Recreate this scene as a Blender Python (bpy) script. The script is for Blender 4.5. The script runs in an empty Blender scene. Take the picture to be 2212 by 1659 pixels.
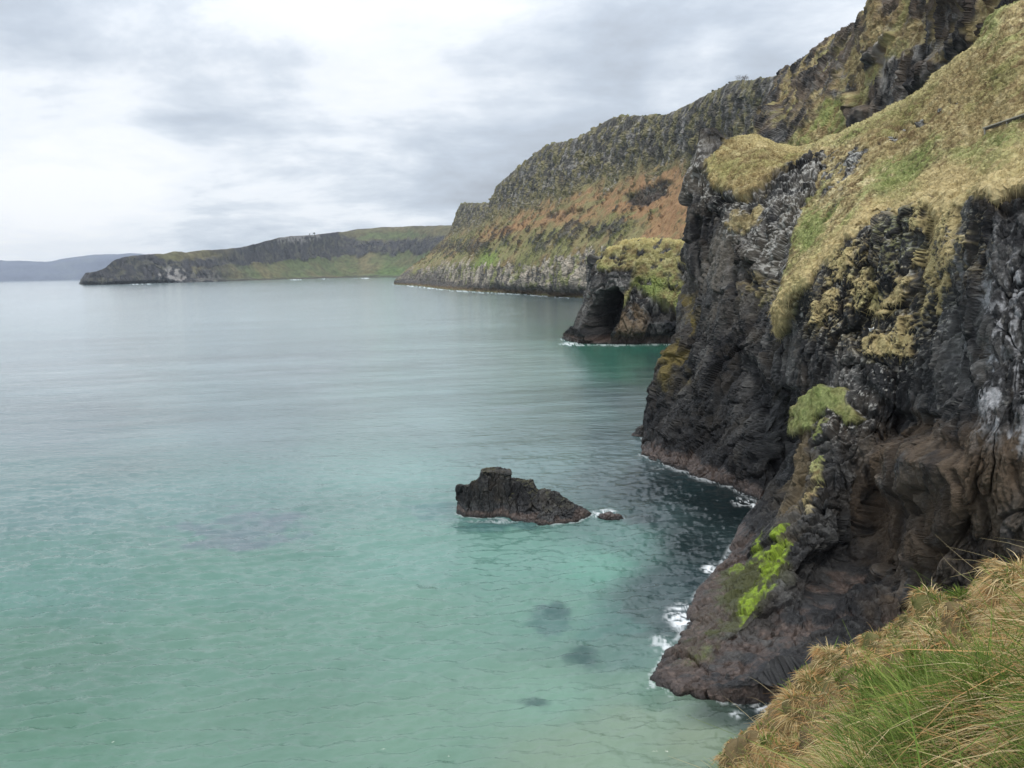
import bpy, math, random
import numpy as np
from mathutils import Matrix, Vector

random.seed(7)
RNG = np.random.default_rng(7)
SC = bpy.context.scene
COL = SC.collection

# ------------------------------------------------------------------ camera
IW, IH, FPX = 2212.0, 1659.0, 1850.0          # survey frame of the photograph and its focal length
CAM_H = 30.0
PITCH, ROLL = math.radians(7.63), math.radians(1.1)
FWD = np.array([0, math.cos(PITCH), -math.sin(PITCH)])
U0 = np.array([0, math.sin(PITCH), math.cos(PITCH)])
X0 = np.array([1.0, 0, 0])
RIGHT = math.cos(ROLL) * X0 - math.sin(ROLL) * U0
UP = math.sin(ROLL) * X0 + math.cos(ROLL) * U0
CPOS = np.array([0.0, 0.0, CAM_H])
cam_d = bpy.data.cameras.new('camera')
cam_d.sensor_width = 36.0
cam_d.lens = 36.0 * FPX / IW
cam_d.clip_start = 0.1
cam_d.clip_end = 60000.0
cam = bpy.data.objects.new('camera', cam_d)
COL.objects.link(cam)
m = Matrix.Identity(4)
for i in range(3):
    m[i][0], m[i][1], m[i][2], m[i][3] = RIGHT[i], UP[i], -FWD[i], CPOS[i]
cam.matrix_world = m
SC.camera = cam

# ------------------------------------------------------------------ light
SUN_EL, SUN_AZ = math.radians(58), math.radians(182)     # azimuth from +Y, clockwise: high behind the camera, veiled by cloud
EXPOSURE = 0.08
SKY_STRENGTH = 0.1
SUN_STRENGTH = 1.5
SC.view_settings.view_transform = 'Standard'
SC.view_settings.look = 'None'
SC.view_settings.exposure = EXPOSURE
SC.view_settings.gamma = 1.0
SC.cycles.max_bounces = 6
SC.cycles.diffuse_bounces = 2
SC.cycles.glossy_bounces = 3
SC.cycles.volume_bounces = 0
SC.cycles.use_denoising = True
SC.cycles.denoising_prefilter = 'ACCURATE'
SC.cycles.sample_clamp_indirect = 3.0
SC.cycles.sample_clamp_direct = 4.0
sun_d = bpy.data.lights.new('sun', 'SUN')
sun_d.energy = SUN_STRENGTH
sun_d.angle = math.radians(10)
sun_d.color = (1.0, 0.96, 0.9)
sun = bpy.data.objects.new('sun', sun_d)
COL.objects.link(sun)
sdir = Vector((math.sin(SUN_AZ) * math.cos(SUN_EL), math.cos(SUN_AZ) * math.cos(SUN_EL), math.sin(SUN_EL)))
sun.rotation_euler = sdir.to_track_quat('Z', 'Y').to_euler()


def pixdir(u, v):
    r = FWD + (u - IW / 2) / FPX * RIGHT + (IH / 2 - v) / FPX * UP
    return r / np.linalg.norm(r)


class NT:
    """small helper round a node tree"""
    def __init__(s, tree):
        s.t = tree; s.n = tree.nodes; s.l = tree.links

    def node(s, typ, **kw):
        nd = s.n.new(typ)
        for k, val in kw.items():
            if k.startswith('i_'):
                key = k[2:]
                key = int(key) if key.isdigit() else key
                s.set(nd.inputs[key], val)
            else:
                setattr(nd, k, val)
        return nd

    def set(s, sock, val):
        if isinstance(val, bpy.types.NodeSocket):
            s.l.new(val, sock)
        else:
            sock.default_value = val

    def math(s, op, a, b=None, c=None, clamp=False):
        nd = s.n.new('ShaderNodeMath'); nd.operation = op; nd.use_clamp = clamp
        for i, x in enumerate((a, b, c)):
            if x is not None:
                s.set(nd.inputs[i], x)
        return nd.outputs[0]

    def vmath(s, op, a, b=None, scale=None):
        nd = s.n.new('ShaderNodeVectorMath'); nd.operation = op
        s.set(nd.inputs[0], a)
        if b is not None:
            s.set(nd.inputs[1], b)
        if scale is not None:
            s.set(nd.inputs['Scale'], scale)
        return nd.outputs['Value' if op in ('DOT_PRODUCT', 'LENGTH') else 'Vector']

    def mix(s, fac, a, b, blend='MIX'):
        nd = s.n.new('ShaderNodeMix'); nd.data_type = 'RGBA'; nd.blend_type = blend
        s.set(nd.inputs[0], fac); s.set(nd.inputs[6], a); s.set(nd.inputs[7], b)
        return nd.outputs[2]

    def noise(s, vec, scale, detail=4.0, rough=0.5, dist=0.0):
        nd = s.n.new('ShaderNodeTexNoise')
        s.set(nd.inputs['Vector'], vec)
        nd.inputs['Scale'].default_value = scale
        nd.inputs['Detail'].default_value = detail
        nd.inputs['Roughness'].default_value = rough
        nd.inputs['Distortion'].default_value = dist
        return nd.outputs['Fac']

    def ramp(s, fac, stops):
        nd = s.n.new('ShaderNodeValToRGB')
        s.set(nd.inputs[0], fac)
        e = nd.color_ramp.elements
        while len(e) < len(stops):
            e.new(0.5)
        for el, (p, c) in zip(e, stops):
            el.position = p
            el.color = (c[0], c[1], c[2], 1) if isinstance(c, (tuple, list)) else (c, c, c, 1)
        return nd.outputs[0]


# ------------------------------------------------------------------ overcast sky
world = bpy.data.worlds.new('World')
SC.world = world
world.use_nodes = True
w = NT(world.node_tree)
w.n.clear()
tc = w.node('ShaderNodeTexCoord')
gen = tc.outputs['Generated']
sky = w.node('ShaderNodeTexSky', sky_type='NISHITA', sun_disc=False, sun_elevation=SUN_EL, sun_rotation=SUN_AZ,
             air_density=1.0, dust_density=2.0, ozone_density=1.0)
sep = w.node('ShaderNodeSeparateXYZ', i_0=gen)
zz = w.math('ADD', w.math('MAXIMUM', sep.outputs[2], 0.0), 0.20)
px = w.math('DIVIDE', sep.outputs[0], zz)
py = w.math('DIVIDE', sep.outputs[1], zz)
cvec = w.node('ShaderNodeCombineXYZ', i_0=px, i_1=py, i_2=3.7).outputs[0]
n1 = w.noise(cvec, 1.5, 10.0, 0.60, 0.15)
n2 = w.noise(w.vmath('MULTIPLY', cvec, (0.6, 1.8, 1.0)), 1.8, 5.0, 0.5, 0.2)
cl = w.math('ADD', w.math('MULTIPLY', n1, 0.82), w.math('MULTIPLY', n2, 0.18))


def lobe(u, v, width, amp):
    d = pixdir(u, v)
    dp = w.vmath('DOT_PRODUCT', gen, tuple(float(x) for x in d))
    mr = w.node('ShaderNodeMapRange', interpolation_type='SMOOTHSTEP')
    w.set(mr.inputs[0], dp)
    mr.inputs[1].default_value = math.cos(math.radians(width)); mr.inputs[2].default_value = 1.0
    mr.inputs[3].default_value = 0.0; mr.inputs[4].default_value = amp
    return mr.outputs[0]


for L in [(-60, -10, 8, -0.16), (520, 90, 20, 0.03), (40, 430, 11, 0.22), (1350, 300, 15, -0.085),
          (560, 230, 6, -0.05), (1000, 420, 12, -0.07), (1500, 90, 12, -0.05), (1560, 20, 7, 0.06), (250, 395, 4, -0.06), (1500, 160, 4, 0.10),
          (620, 330, 7, 0.07), (900, 20, 9, 0.06)]:
    cl = w.math('ADD', cl, lobe(*L))
ccol = w.ramp(cl, [(0.24, (0.34, 0.37, 0.42)), (0.41, (0.47, 0.525, 0.60)), (0.50, (0.60, 0.65, 0.715)), (0.57, (0.74, 0.775, 0.82)), (0.70, (0.83, 0.845, 0.87))])
zen = w.math('ADD', 1.24, w.math('MULTIPLY', w.math('POWER', w.math('MAXIMUM', w.math('SUBTRACT', sep.outputs[2], 0.22), 0.0), 0.8), 1.0))   # overcast: the zenith is the brightest
ccol = w.vmath('SCALE', ccol, scale=w.math('MULTIPLY', zen, 1.0 / SKY_STRENGTH))
bgc = w.mix(0.94, sky.outputs[0], ccol)
bg = w.node('ShaderNodeBackground', i_Color=bgc, i_Strength=SKY_STRENGTH)
wo = w.node('ShaderNodeOutputWorld')
w.l.new(bg.outputs[0], wo.inputs['Surface'])

# ------------------------------------------------------------------ numpy noise
f32 = np.float32


def _h(ix, iy, iz, seed):
    with np.errstate(over='ignore'):
        h = (ix.astype(np.uint32) * np.uint32(374761393) + iy.astype(np.uint32) * np.uint32(668265263)
             + iz.astype(np.uint32) * np.uint32(2246822519) + np.uint32((seed * 3266489917) & 0xFFFFFFFF))
        h = (h ^ (h >> np.uint32(13))) * np.uint32(1274126177)
        h = (h ^ (h >> np.uint32(15))) * np.uint32(2654435761)
        return h ^ (h >> np.uint32(16))


_G = np.array([[1, 1, 0], [-1, 1, 0], [1, -1, 0], [-1, -1, 0], [1, 0, 1], [-1, 0, 1], [1, 0, -1], [-1, 0, -1],
               [0, 1, 1], [0, -1, 1], [0, 1, -1], [0, -1, -1], [1, 1, 0], [-1, 1, 0], [0, -1, 1], [0, -1, -1]], f32)


def perlin(p, seed=0):
    pf = np.floor(p)
    f = (p - pf).astype(f32)
    ii = pf.astype(np.int64)
    t = f * f * f * (f * (f * 6 - 15) + 10)
    out = 0
    for dx in (0, 1):
        wx = t[:, 0] if dx else 1 - t[:, 0]
        for dy in (0, 1):
            wy = wx * (t[:, 1] if dy else 1 - t[:, 1])
            for dz in (0, 1):
                ww = wy * (t[:, 2] if dz else 1 - t[:, 2])
                g = _G[_h(ii[:, 0] + dx, ii[:, 1] + dy, ii[:, 2] + dz, seed) & np.uint32(15)]
                out = out + ww * (g[:, 0] * (f[:, 0] - dx) + g[:, 1] * (f[:, 1] - dy) + g[:, 2] * (f[:, 2] - dz))
    return out


def fbm(p, oct=4, seed=0, gain=0.5):
    a, s, tot = 1.0, 0, 0
    for k in range(oct):
        s = s + a * perlin(p, seed + 17 * k); tot += a
        p = p * 2.03 + 11.3; a *= gain
    return s / tot * 1.5


def ridged(p, oct=3, seed=0):
    a, s, tot = 1.0, 0, 0
    for k in range(oct):
        s = s + a * (1 - 2 * np.abs(perlin(p, seed + 13 * k))); tot += a
        p = p * 2.1 + 5.1; a *= 0.5
    return s / tot


def voro(p, seed=0, block=False):
    """nearest cell: F1, F2-F1, random of the cell, offset in the cell"""
    n = len(p)
    base = np.floor(p - 0.5)
    F1 = np.full(n, 9e9, f32); F2 = np.full(n, 9e9, f32)
    R = np.zeros(n, f32); O = np.zeros((n, 3), f32)
    for dx in (0, 1):
        for dy in (0, 1):
            for dz in (0, 1):
                c = base + np.array([dx, dy, dz])
                ci = c.astype(np.int64)
                h = _h(ci[:, 0], ci[:, 1], ci[:, 2], seed)
                j = np.stack([(h & 1023), (h >> 10) & 1023, (h >> 20) & 1023], 1).astype(f32) / 1023.0
                o = (p - c - 0.5 - (j - 0.5) * 0.8).astype(f32)
                d = (o * o).sum(1) if not block else np.sqrt((o ** 4).sum(1))
                nb = d < F1
                F2 = np.where(nb, F1, np.minimum(F2, d))
                F1 = np.where(nb, d, F1)
                R = np.where(nb, ((h * np.uint32(2654435761)) >> np.uint32(8)).astype(f32) / 16777216.0, R)
                O[nb] = o[nb]
    F1 = np.sqrt(F1); F2 = np.sqrt(F2)
    return F1, F2 - F1, R, O


def sstep(a, b, x):
    t = np.clip((x - a) / (b - a), 0, 1)
    return t * t * (3 - 2 * t)


def mixc(c, col, fac):
    return c + (np.asarray(col, f32) - c) * np.asarray(fac)[:, None]


# ------------------------------------------------------------------ survey: picture coordinates and range -> ground points
def P(u, v, d):
    r = FWD + (u - IW / 2) / FPX * RIGHT + (IH / 2 - v) / FPX * UP
    return CPOS + r * (d / math.hypot(r[0], r[1]))


def Wd(u, v):
    r = FWD + (u - IW / 2) / FPX * RIGHT + (IH / 2 - v) / FPX * UP
    return -CAM_H / r[2] * math.hypot(r[0], r[1])


def PZ(u, d, z):
    lo, hi = -3000.0, 4000.0
    for _ in range(60):
        mid = (lo + hi) / 2
        if P(u, mid, d)[2] > z:
            lo = mid
        else:
            hi = mid
    return P(u, (lo + hi) / 2, d)


def project(p):
    q = p - CPOS
    x, y, z = q @ RIGHT, q @ UP, q @ FWD
    z = np.maximum(z, 0.01)
    return np.stack([IW / 2 + FPX * x / z, IH / 2 - FPX * y / z], 1)


def pchip(A, ts):
    """monotone cubic along axis 0, unit spacing"""
    m_ = A[1:] - A[:-1]
    d = np.zeros_like(A)
    d[0], d[-1] = m_[0], m_[-1]
    a, b = m_[:-1], m_[1:]
    with np.errstate(divide='ignore', invalid='ignore'):
        hm = 2 * a * b / (a + b)
    d[1:-1] = np.where(a * b > 0, hm, 0)
    k = np.minimum(ts.astype(int), len(A) - 2)
    t = (ts - k).reshape((-1,) + (1,) * (A.ndim - 1))
    h00 = 2 * t**3 - 3 * t**2 + 1; h10 = t**3 - 2 * t**2 + t
    h01 = -2 * t**3 + 3 * t**2; h11 = t**3 - t**2
    return h00 * A[k] + h10 * d[k] + h01 * A[k + 1] + h11 * d[k + 1]


class Sheet:
    """a terrain sheet lofted through surveyed points; columns run from the foot upward"""
    def __init__(s, cols, step=2.0, under=None, back=None, maxn=90):
        A = []
        for c in cols:
            row = []
            for e in c:
                if e[0] == 'z':
                    row.append(PZ(e[1], e[2], e[3]))
                elif len(e) == 2 or e[2] is None:
                    row.append(P(e[0], e[1], Wd(e[0], e[1])))
                else:
                    row.append(P(*e))
            A.append(row)
        A = np.array(A)                                   # nc, nr, 3
        if under is not None:                             # carry the foot on below the water
            b = A[:, :1].copy(); b[..., 2] = -under
            A = np.concatenate([b, A], 1)
        if back is not None:                              # and the top on behind the skyline
            for (dist, drop) in back:
                b = A[:, -1:].copy()
                h = b[..., :2] / np.linalg.norm(b[..., :2], axis=-1, keepdims=True)
                b[..., :2] += h * dist; b[..., 2] -= drop
                A = np.concatenate([A, b], 1)
        nc, nr = A.shape[:2]
        uv = project(A.reshape(-1, 3)).reshape(nc, nr, 2)
        vis = (uv[..., 0] > -60) & (uv[..., 0] < 2280) & (uv[..., 1] > -60) & (uv[..., 1] < 1720)

        def cnt(ax):
            L = np.linalg.norm(np.diff(uv, axis=ax), axis=-1)
            W3 = np.linalg.norm(np.diff(A, axis=ax), axis=-1)
            rg_ = np.linalg.norm(A - CPOS, axis=-1)
            rg_ = (rg_[1:] + rg_[:-1]) / 2 if ax == 0 else (rg_[:, 1:] + rg_[:, :-1]) / 2
            L = np.maximum(L, 0.55 * W3 * FPX / rg_)
            ok = (vis[1:] | vis[:-1]) if ax == 0 else (vis[:, 1:] | vis[:, :-1])
            L = np.where(ok, L, np.minimum(L, 40) * 0.3)
            n = np.ceil(np.quantile(L, 0.8, axis=1 - ax) / step).astype(int)
            return np.clip(n, 3, maxn)

        def params(n):
            return np.concatenate([np.arange(k) / k + i for i, k in enumerate(n)] + [[len(n)]])
        n0 = cnt(0); n1_ = cnt(1)
        B = pchip(A, params(n0))
        B = pchip(B.transpose(1, 0, 2), params(n1_)).transpose(1, 0, 2)
        s.n, s.m = B.shape[:2]
        s.rowparam = np.tile(params(n1_), (s.n, 1)).reshape(-1)
        s.p = B.reshape(-1, 3)
        s.uv = project(s.p)
        s.sign = 1.0
        nn = s.normals()
        if np.median((nn * (CPOS - s.p)).sum(1)) < 0:
            s.sign = -1.0; nn = -nn
        s.nrm = nn
        s.nrm0 = nn
        s.tint = np.zeros((len(s.p), 3), f32)
        s.gl = np.zeros(len(s.p), f32)

    def normals(s):
        g = s.p.reshape(s.n, s.m, 3)
        du = np.gradient(g, axis=0); dv = np.gradient(g, axis=1)
        n = np.cross(du, dv).reshape(-1, 3)
        return s.sign * n / np.maximum(np.linalg.norm(n, axis=1, keepdims=True), 1e-9)

    def push_h(s, amt):
        h = s.nrm * np.array([1, 1, 0.0])
        s.p = s.p + h * np.asarray(amt)[:, None]

    def push(s, amt):
        s.p = s.p + s.nrm * np.asarray(amt)[:, None]

    def refresh(s):
        s.nrm = s.normals()

    def poly(s, pts, soft=8.0, wob=0.0):
        return polymask(s.uv, pts, soft, wob)

    def faces(s):
        i = np.arange(s.n - 1)[:, None] * s.m + np.arange(s.m - 1)[None]
        q = np.stack([i, i + s.m, i + s.m + 1, i + 1], -1).reshape(-1, 4)
        return q if s.sign > 0 else q[:, ::-1]

    def build(s, name, mat, smooth=False):
        return mesh_obj(name, s.p, s.faces(), mat, tint=s.tint, extra={'gloss': s.gl}, smooth=smooth)


def polymask(uv, pts, soft=8.0, wob=0.0):
    """1 inside the outline, fading over `soft` pixels; wob moves the edge (array or number)"""
    pts = np.array(pts, float)
    lo, hi = pts.min(0) - soft * 3 - 40, pts.max(0) + soft * 3 + 40
    sel = ((uv > lo) & (uv < hi)).all(1)
    out = np.zeros(len(uv), f32)
    q = uv[sel]
    if len(q) == 0:
        return out
    ins = np.zeros(len(q), bool); dist = np.full(len(q), 1e9)
    for a, b in zip(pts, np.roll(pts, -1, 0)):
        ab = b - a
        t = np.clip(((q - a) @ ab) / max(ab @ ab, 1e-9), 0, 1)
        dist = np.minimum(dist, np.linalg.norm(q - a - t[:, None] * ab, axis=1))
        c = (a[1] > q[:, 1]) != (b[1] > q[:, 1])
        xs = a[0] + (q[:, 1] - a[1]) / (ab[1] if abs(ab[1]) > 1e-9 else 1e-9) * ab[0]
        ins ^= c & (q[:, 0] < xs)
    sd = np.where(ins, dist, -dist)
    if not np.isscalar(wob):
        wob = wob[sel]
    out[sel] = sstep(-soft, soft, sd + wob)
    return out


def linemask(uv, pts, width):
    pts = np.array(pts, float)
    d = np.full(len(uv), 1e9)
    for a, b in zip(pts[:-1], pts[1:]):
        ab = b - a
        t = np.clip(((uv - a) @ ab) / max(ab @ ab, 1e-9), 0, 1)
        d = np.minimum(d, np.linalg.norm(uv - a - t[:, None] * ab, axis=1))
    return 1 - sstep(0, width, d)


def blob(uv, u, v, ru, rv, wob=0.0):
    return 1 - sstep(0.45, 1.15, np.hypot((uv[:, 0] - u) / ru, (uv[:, 1] - v) / rv) + wob)


# ------------------------------------------------------------------ mesh output
def mesh_obj(name, verts, faces, mat, tint=None, extra=None, smooth=False, parent=None):
    me = bpy.data.meshes.new(name)
    verts = np.ascontiguousarray(verts, f32); faces = np.ascontiguousarray(faces, np.int32)
    k = faces.shape[1]
    me.vertices.add(len(verts)); me.vertices.foreach_set('co', verts.ravel())
    me.loops.add(faces.size); me.loops.foreach_set('vertex_index', faces.ravel())
    me.polygons.add(len(faces)); me.polygons.foreach_set('loop_start', np.arange(0, faces.size, k, dtype=np.int32))
    me.polygons.foreach_set('use_smooth', np.full(len(faces), smooth))
    me.update(calc_edges=True)
    if tint is not None:
        at = me.attributes.new('tint', 'FLOAT_COLOR', 'POINT')
        c = np.ones((len(verts), 4), f32); c[:, :3] = np.clip(tint, 0, 1)
        at.data.foreach_set('color', c.ravel())
    for kx, val in (extra or {}).items():
        at = me.attributes.new(kx, 'FLOAT', 'POINT')
        at.data.foreach_set('value', np.ascontiguousarray(val, f32))
    me.materials.append(mat)
    o = bpy.data.objects.new(name, me)
    COL.objects.link(o)
    if parent is not None:
        o.parent = parent
    return o


def tag(o, label, cat, kind=None, group=None):
    o['label'] = label; o['category'] = cat
    if kind:
        o['kind'] = kind
    if group:
        o['group'] = group
    return o


def empty(name, loc):
    o = bpy.data.objects.new(name, None)
    COL.objects.link(o); o.location = loc
    return o


# ------------------------------------------------------------------ materials
def mat_new(name):
    mt = bpy.data.materials.new(name); mt.use_nodes = True
    t = NT(mt.node_tree); t.n.clear()
    out = t.node('ShaderNodeOutputMaterial')
    b = t.node('ShaderNodeBsdfPrincipled')
    t.l.new(b.outputs[0], out.inputs[0])
    return mt, t, b, out


def terrain_mat(name, fine, bump, vary=0.45, rough=0.92):
    """tint attribute (growth, weathering and some painted shade) broken up by fine grain and relief; fine = grains per metre"""
    mt, t, b, out = mat_new(name)
    tc = t.node('ShaderNodeTexCoord').outputs['Object']
    at = t.node('ShaderNodeAttribute', attribute_name='tint')
    gl = t.node('ShaderNodeAttribute', attribute_name='gloss')
    na = t.noise(tc, fine, 6.0, 0.65)
    nb = t.noise(tc, fine * 0.23, 4.0, 0.6)
    f = t.math('ADD', t.math('MULTIPLY', na, 2 * vary), t.math('MULTIPLY', nb, vary))
    f = t.math('ADD', f, 1.0 - 1.5 * vary)
    colr = t.vmath('SCALE', at.outputs['Color'], scale=f)
    t.set(b.inputs['Base Color'], colr)
    t.set(b.inputs['Roughness'], t.math('SUBTRACT', rough, t.math('MULTIPLY', gl.outputs['Fac'], 0.55)))
    t.set(b.inputs['Specular IOR Level'], t.math('ADD', 0.15, t.math('MULTIPLY', gl.outputs['Fac'], 0.35)))
    bp = t.node('ShaderNodeBump', i_Height=na, i_Strength=1.0, i_Distance=bump)
    t.l.new(bp.outputs[0], b.inputs['Normal'])
    return mt


def blade_mat(name):
    mt, t, b, out = mat_new(name)
    at = t.node('ShaderNodeAttribute', attribute_name='tint')
    b.inputs['Roughness'].default_value = 0.7
    b.inputs['Specular IOR Level'].default_value = 0.2
    t.l.new(at.outputs['Color'], b.inputs['Base Color'])
    tr = t.node('ShaderNodeBsdfTranslucent')
    t.l.new(at.outputs['Color'], tr.inputs[0])
    mx = t.node('ShaderNodeMixShader', i_0=0.25)
    t.l.new(b.outputs[0], mx.inputs[1]); t.l.new(tr.outputs[0], mx.inputs[2])
    t.l.new(mx.outputs[0], out.inputs[0])
    return mt


MAT_NEAR = terrain_mat('weathered_basalt_and_turf', 2.6, 0.22, 0.6)
MAT_MID = terrain_mat('cliff_rock_and_scrub', 0.6, 0.6)
MAT_FAR = terrain_mat('far_cliff_and_pasture', 0.08, 3.0, 0.35)
MAT_TURF = terrain_mat('tussock_turf', 9.0, 0.04)
MAT_BLADE = blade_mat('grass_blades')

# albedo palette
BASALT = (0.036, 0.036, 0.037)
BASALT_L = (0.120, 0.117, 0.112)
BASALT_D = (0.012, 0.012, 0.014)
BROWN = (0.112, 0.080, 0.053)
LICHEN = (0.52, 0.51, 0.47)
OCHRE = (0.22, 0.17, 0.055)
TIDE = (0.066, 0.047, 0.039)
WEED = (0.25, 0.35, 0.035)
STRAW = (0.43, 0.355, 0.185)
STRAW_L = (0.60, 0.52, 0.32)
GREEN = (0.16, 0.20, 0.062)
GREEN_L = (0.29, 0.32, 0.125)
HEATH = (0.17, 0.115, 0.060)
BRACKEN = (0.37, 0.205, 0.10)
SCRUB = (0.115, 0.110, 0.050)


def facet(o, r, k):
    """tilted flat face of each block: a plane through the block with its own random dip"""
    v = np.stack([np.sin(r * 91.7 + k), np.sin(r * 57.3 + 2 * k), 0.28 * np.sin(r * 33.1 + 3 * k)], 1)
    return (o * v).sum(1)


def rock_relief(p, s=1.0, seed=0, amp=1.0):
    """blocky, vertically jointed basalt: metres of relief, plus masks used for colour"""
    q = p / s
    ca, sa = math.cos(0.6), math.sin(0.6)
    q = np.stack([q[:, 0] * ca + q[:, 1] * sa, -q[:, 0] * sa + q[:, 1] * ca, q[:, 2]], 1)
    wq = q + 0.32 * np.stack([fbm(q / 2.4, 2, seed + 1), fbm(q / 2.4, 2, seed + 2), fbm(q / 2.4, 2, seed + 3)], 1)
    big = fbm(q * np.array([1, 1, 0.5]) / 14.0, 3, seed + 5) * 2.6
    _, e1, r1, o1 = voro(wq * np.array([1, 1, 0.30]) / 3.8, seed + 11, True)
    _, e2, r2, o2 = voro(wq * np.array([1, 1, 0.27]) / 1.35, seed + 12, True)
    _, e3, r3, o3 = voro(wq * np.array([1, 1, 0.22]) / 0.58, seed + 13, True)
    brk = sstep(-0.15, 0.25, fbm(q / 5.0, 2, seed + 15))          # joints open only here and there
    h = 0.8 * big + 1.5 * (r1 - 0.5) + 0.55 * facet(o1, r1, 1.0) + (0.25 + 0.75 * brk) * (0.85 * (r2 - 0.5) + 0.30 * facet(o2, r2, 2.0))
    h += (0.3 + 0.7 * brk) * (0.30 * (r3 - 0.5) + 0.12 * facet(o3, r3, 4.0))
    h += -0.5 * (1 - sstep(0, 0.045, e1)) - 0.22 * brk * (1 - sstep(0, 0.05, e2))
    cv1 = ridged(wq * np.array([1, 1, 0.20]) / 2.6, 2, seed + 17)
    h += -0.9 * sstep(0.6, 0.92, cv1)
    cv2 = ridged(q * np.array([1, 1, 0.28]) / 1.0, 2, seed + 18)
    h += -0.30 * sstep(0.55, 0.92, cv2)
    h += 0.24 * fbm(q * np.array([1, 1, 0.34]) / 0.45, 4, seed + 16, 0.66) + 0.12 * perlin(q / 0.3, seed + 19)
    crack = np.maximum(1 - sstep(0, 0.05, e1), 0.7 * brk * (1 - sstep(0, 0.06, e2)))
    return h * s * amp, crack, r1, r2, r3


def rock_color(p, s, seed, relief):
    h, crack, r1, r2, r3 = relief
    n = fbm(p * np.array([1, 1, 0.4]) / (6 * s), 4, seed + 21)
    c = np.tile(np.array(BASALT, f32), (len(p), 1))
    c = mixc(c, BASALT_L, sstep(-0.05, 0.55, n + 0.5 * (r2 - 0.5) + 0.35 * (r3 - 0.5)) * 0.8)
    c = mixc(c, BASALT_D, sstep(0.1, 0.6, -n + 0.4 * (r1 - 0.5)) * 0.7)
    c = mixc(c, BASALT_D, crack * 0.55)  # mild crevice shade painted along the joints
    f_ = fbm(p / (0.55 * s), 4, seed + 22, 0.65)
    c = c * (1 + 0.75 * np.clip(f_, -1, 1.2))[:, None].astype(f32)
    c = mixc(c, (0.19, 0.185, 0.17), sstep(0.28, 0.6, fbm(p * np.array([1, 1, 0.7]) / (0.38 * s), 3, seed + 23, 0.6) + 0.25 * n) * 0.7)
    c = mixc(c, (0.085, 0.066, 0.045), sstep(0.05, 0.5, fbm(p / (4.5 * s), 3, seed + 24)) * 0.28)
    return c


def turf_color(p, s, seed, greenness=0.0):
    a = fbm(p / (9 * s), 3, seed + 31); b = fbm(p * np.array([1, 1, 1.0]) / (1.6 * s), 3, seed + 32)
    c_ = fbm(p / (0.5 * s), 2, seed + 33)
    c = np.tile(np.array(STRAW, f32), (len(p), 1))
    c = mixc(c, STRAW_L, sstep(0.0, 0.5, b + 0.3 * c_) * 0.8)
    c = mixc(c, GREEN_L, sstep(-0.1, 0.4, a + 0.4 * b + greenness) * 0.75)
    c = mixc(c, GREEN, sstep(0.1, 0.6, a - 0.5 * b + 0.4 * c_ + greenness) * 0.8)
    c = mixc(c, HEATH, sstep(0.12, 0.55, -b + 0.5 * c_ - 0.3 * a) * 0.8)
    d_ = fbm(p / (3.6 * s), 3, seed + 34)
    c = c * (1 + 0.38 * np.clip(d_, -0.8, 0.8) + 0.25 * np.clip(c_, -0.8, 0.8))[:, None].astype(f32)
    c = mixc(c, (0.10, 0.075, 0.045), sstep(0.27, 0.5, fbm(p / (1.1 * s), 2, seed + 35) + 0.25 * a) * 0.75)
    return c


def turf_relief(p, s, seed):
    return s * (0.45 * fbm(p / (3.0 * s), 3, seed + 41) + 0.40 * ridged(p / (1.1 * s), 2, seed + 42) + 0.15 * perlin(p / (0.35 * s), seed + 43))


def tide_marks(S, c, seed, hi=1.7, dark=4.5, amp=1.0):
    """weed and barnacle belt at the waterline, black wet belt above"""
    z = S.p[:, 2]; nz = fbm(S.p / 2.0, 3, seed)
    c = mixc(c, BASALT_D, (1 - sstep(dark * 0.5, dark, z + nz * 2)) * 0.65 * amp)
    tm = (1 - sstep(hi * 0.7, hi * 1.15, z + nz * 1.0))
    c = mixc(c, TIDE, tm * 0.85)
    c = mixc(c, (0.135, 0.098, 0.080), tm * sstep(0.1, 0.5, fbm(S.p / 0.5, 2, seed + 3)) * 0.7)
    c = mixc(c, (0.02, 0.016, 0.015), (1 - sstep(0.15, 0.45, z + 0.3 * nz)) * 0.9)
    S.gl = np.maximum(S.gl, (1 - sstep(1.0, 3.0, z + nz)) * 0.9)
    return c

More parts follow.
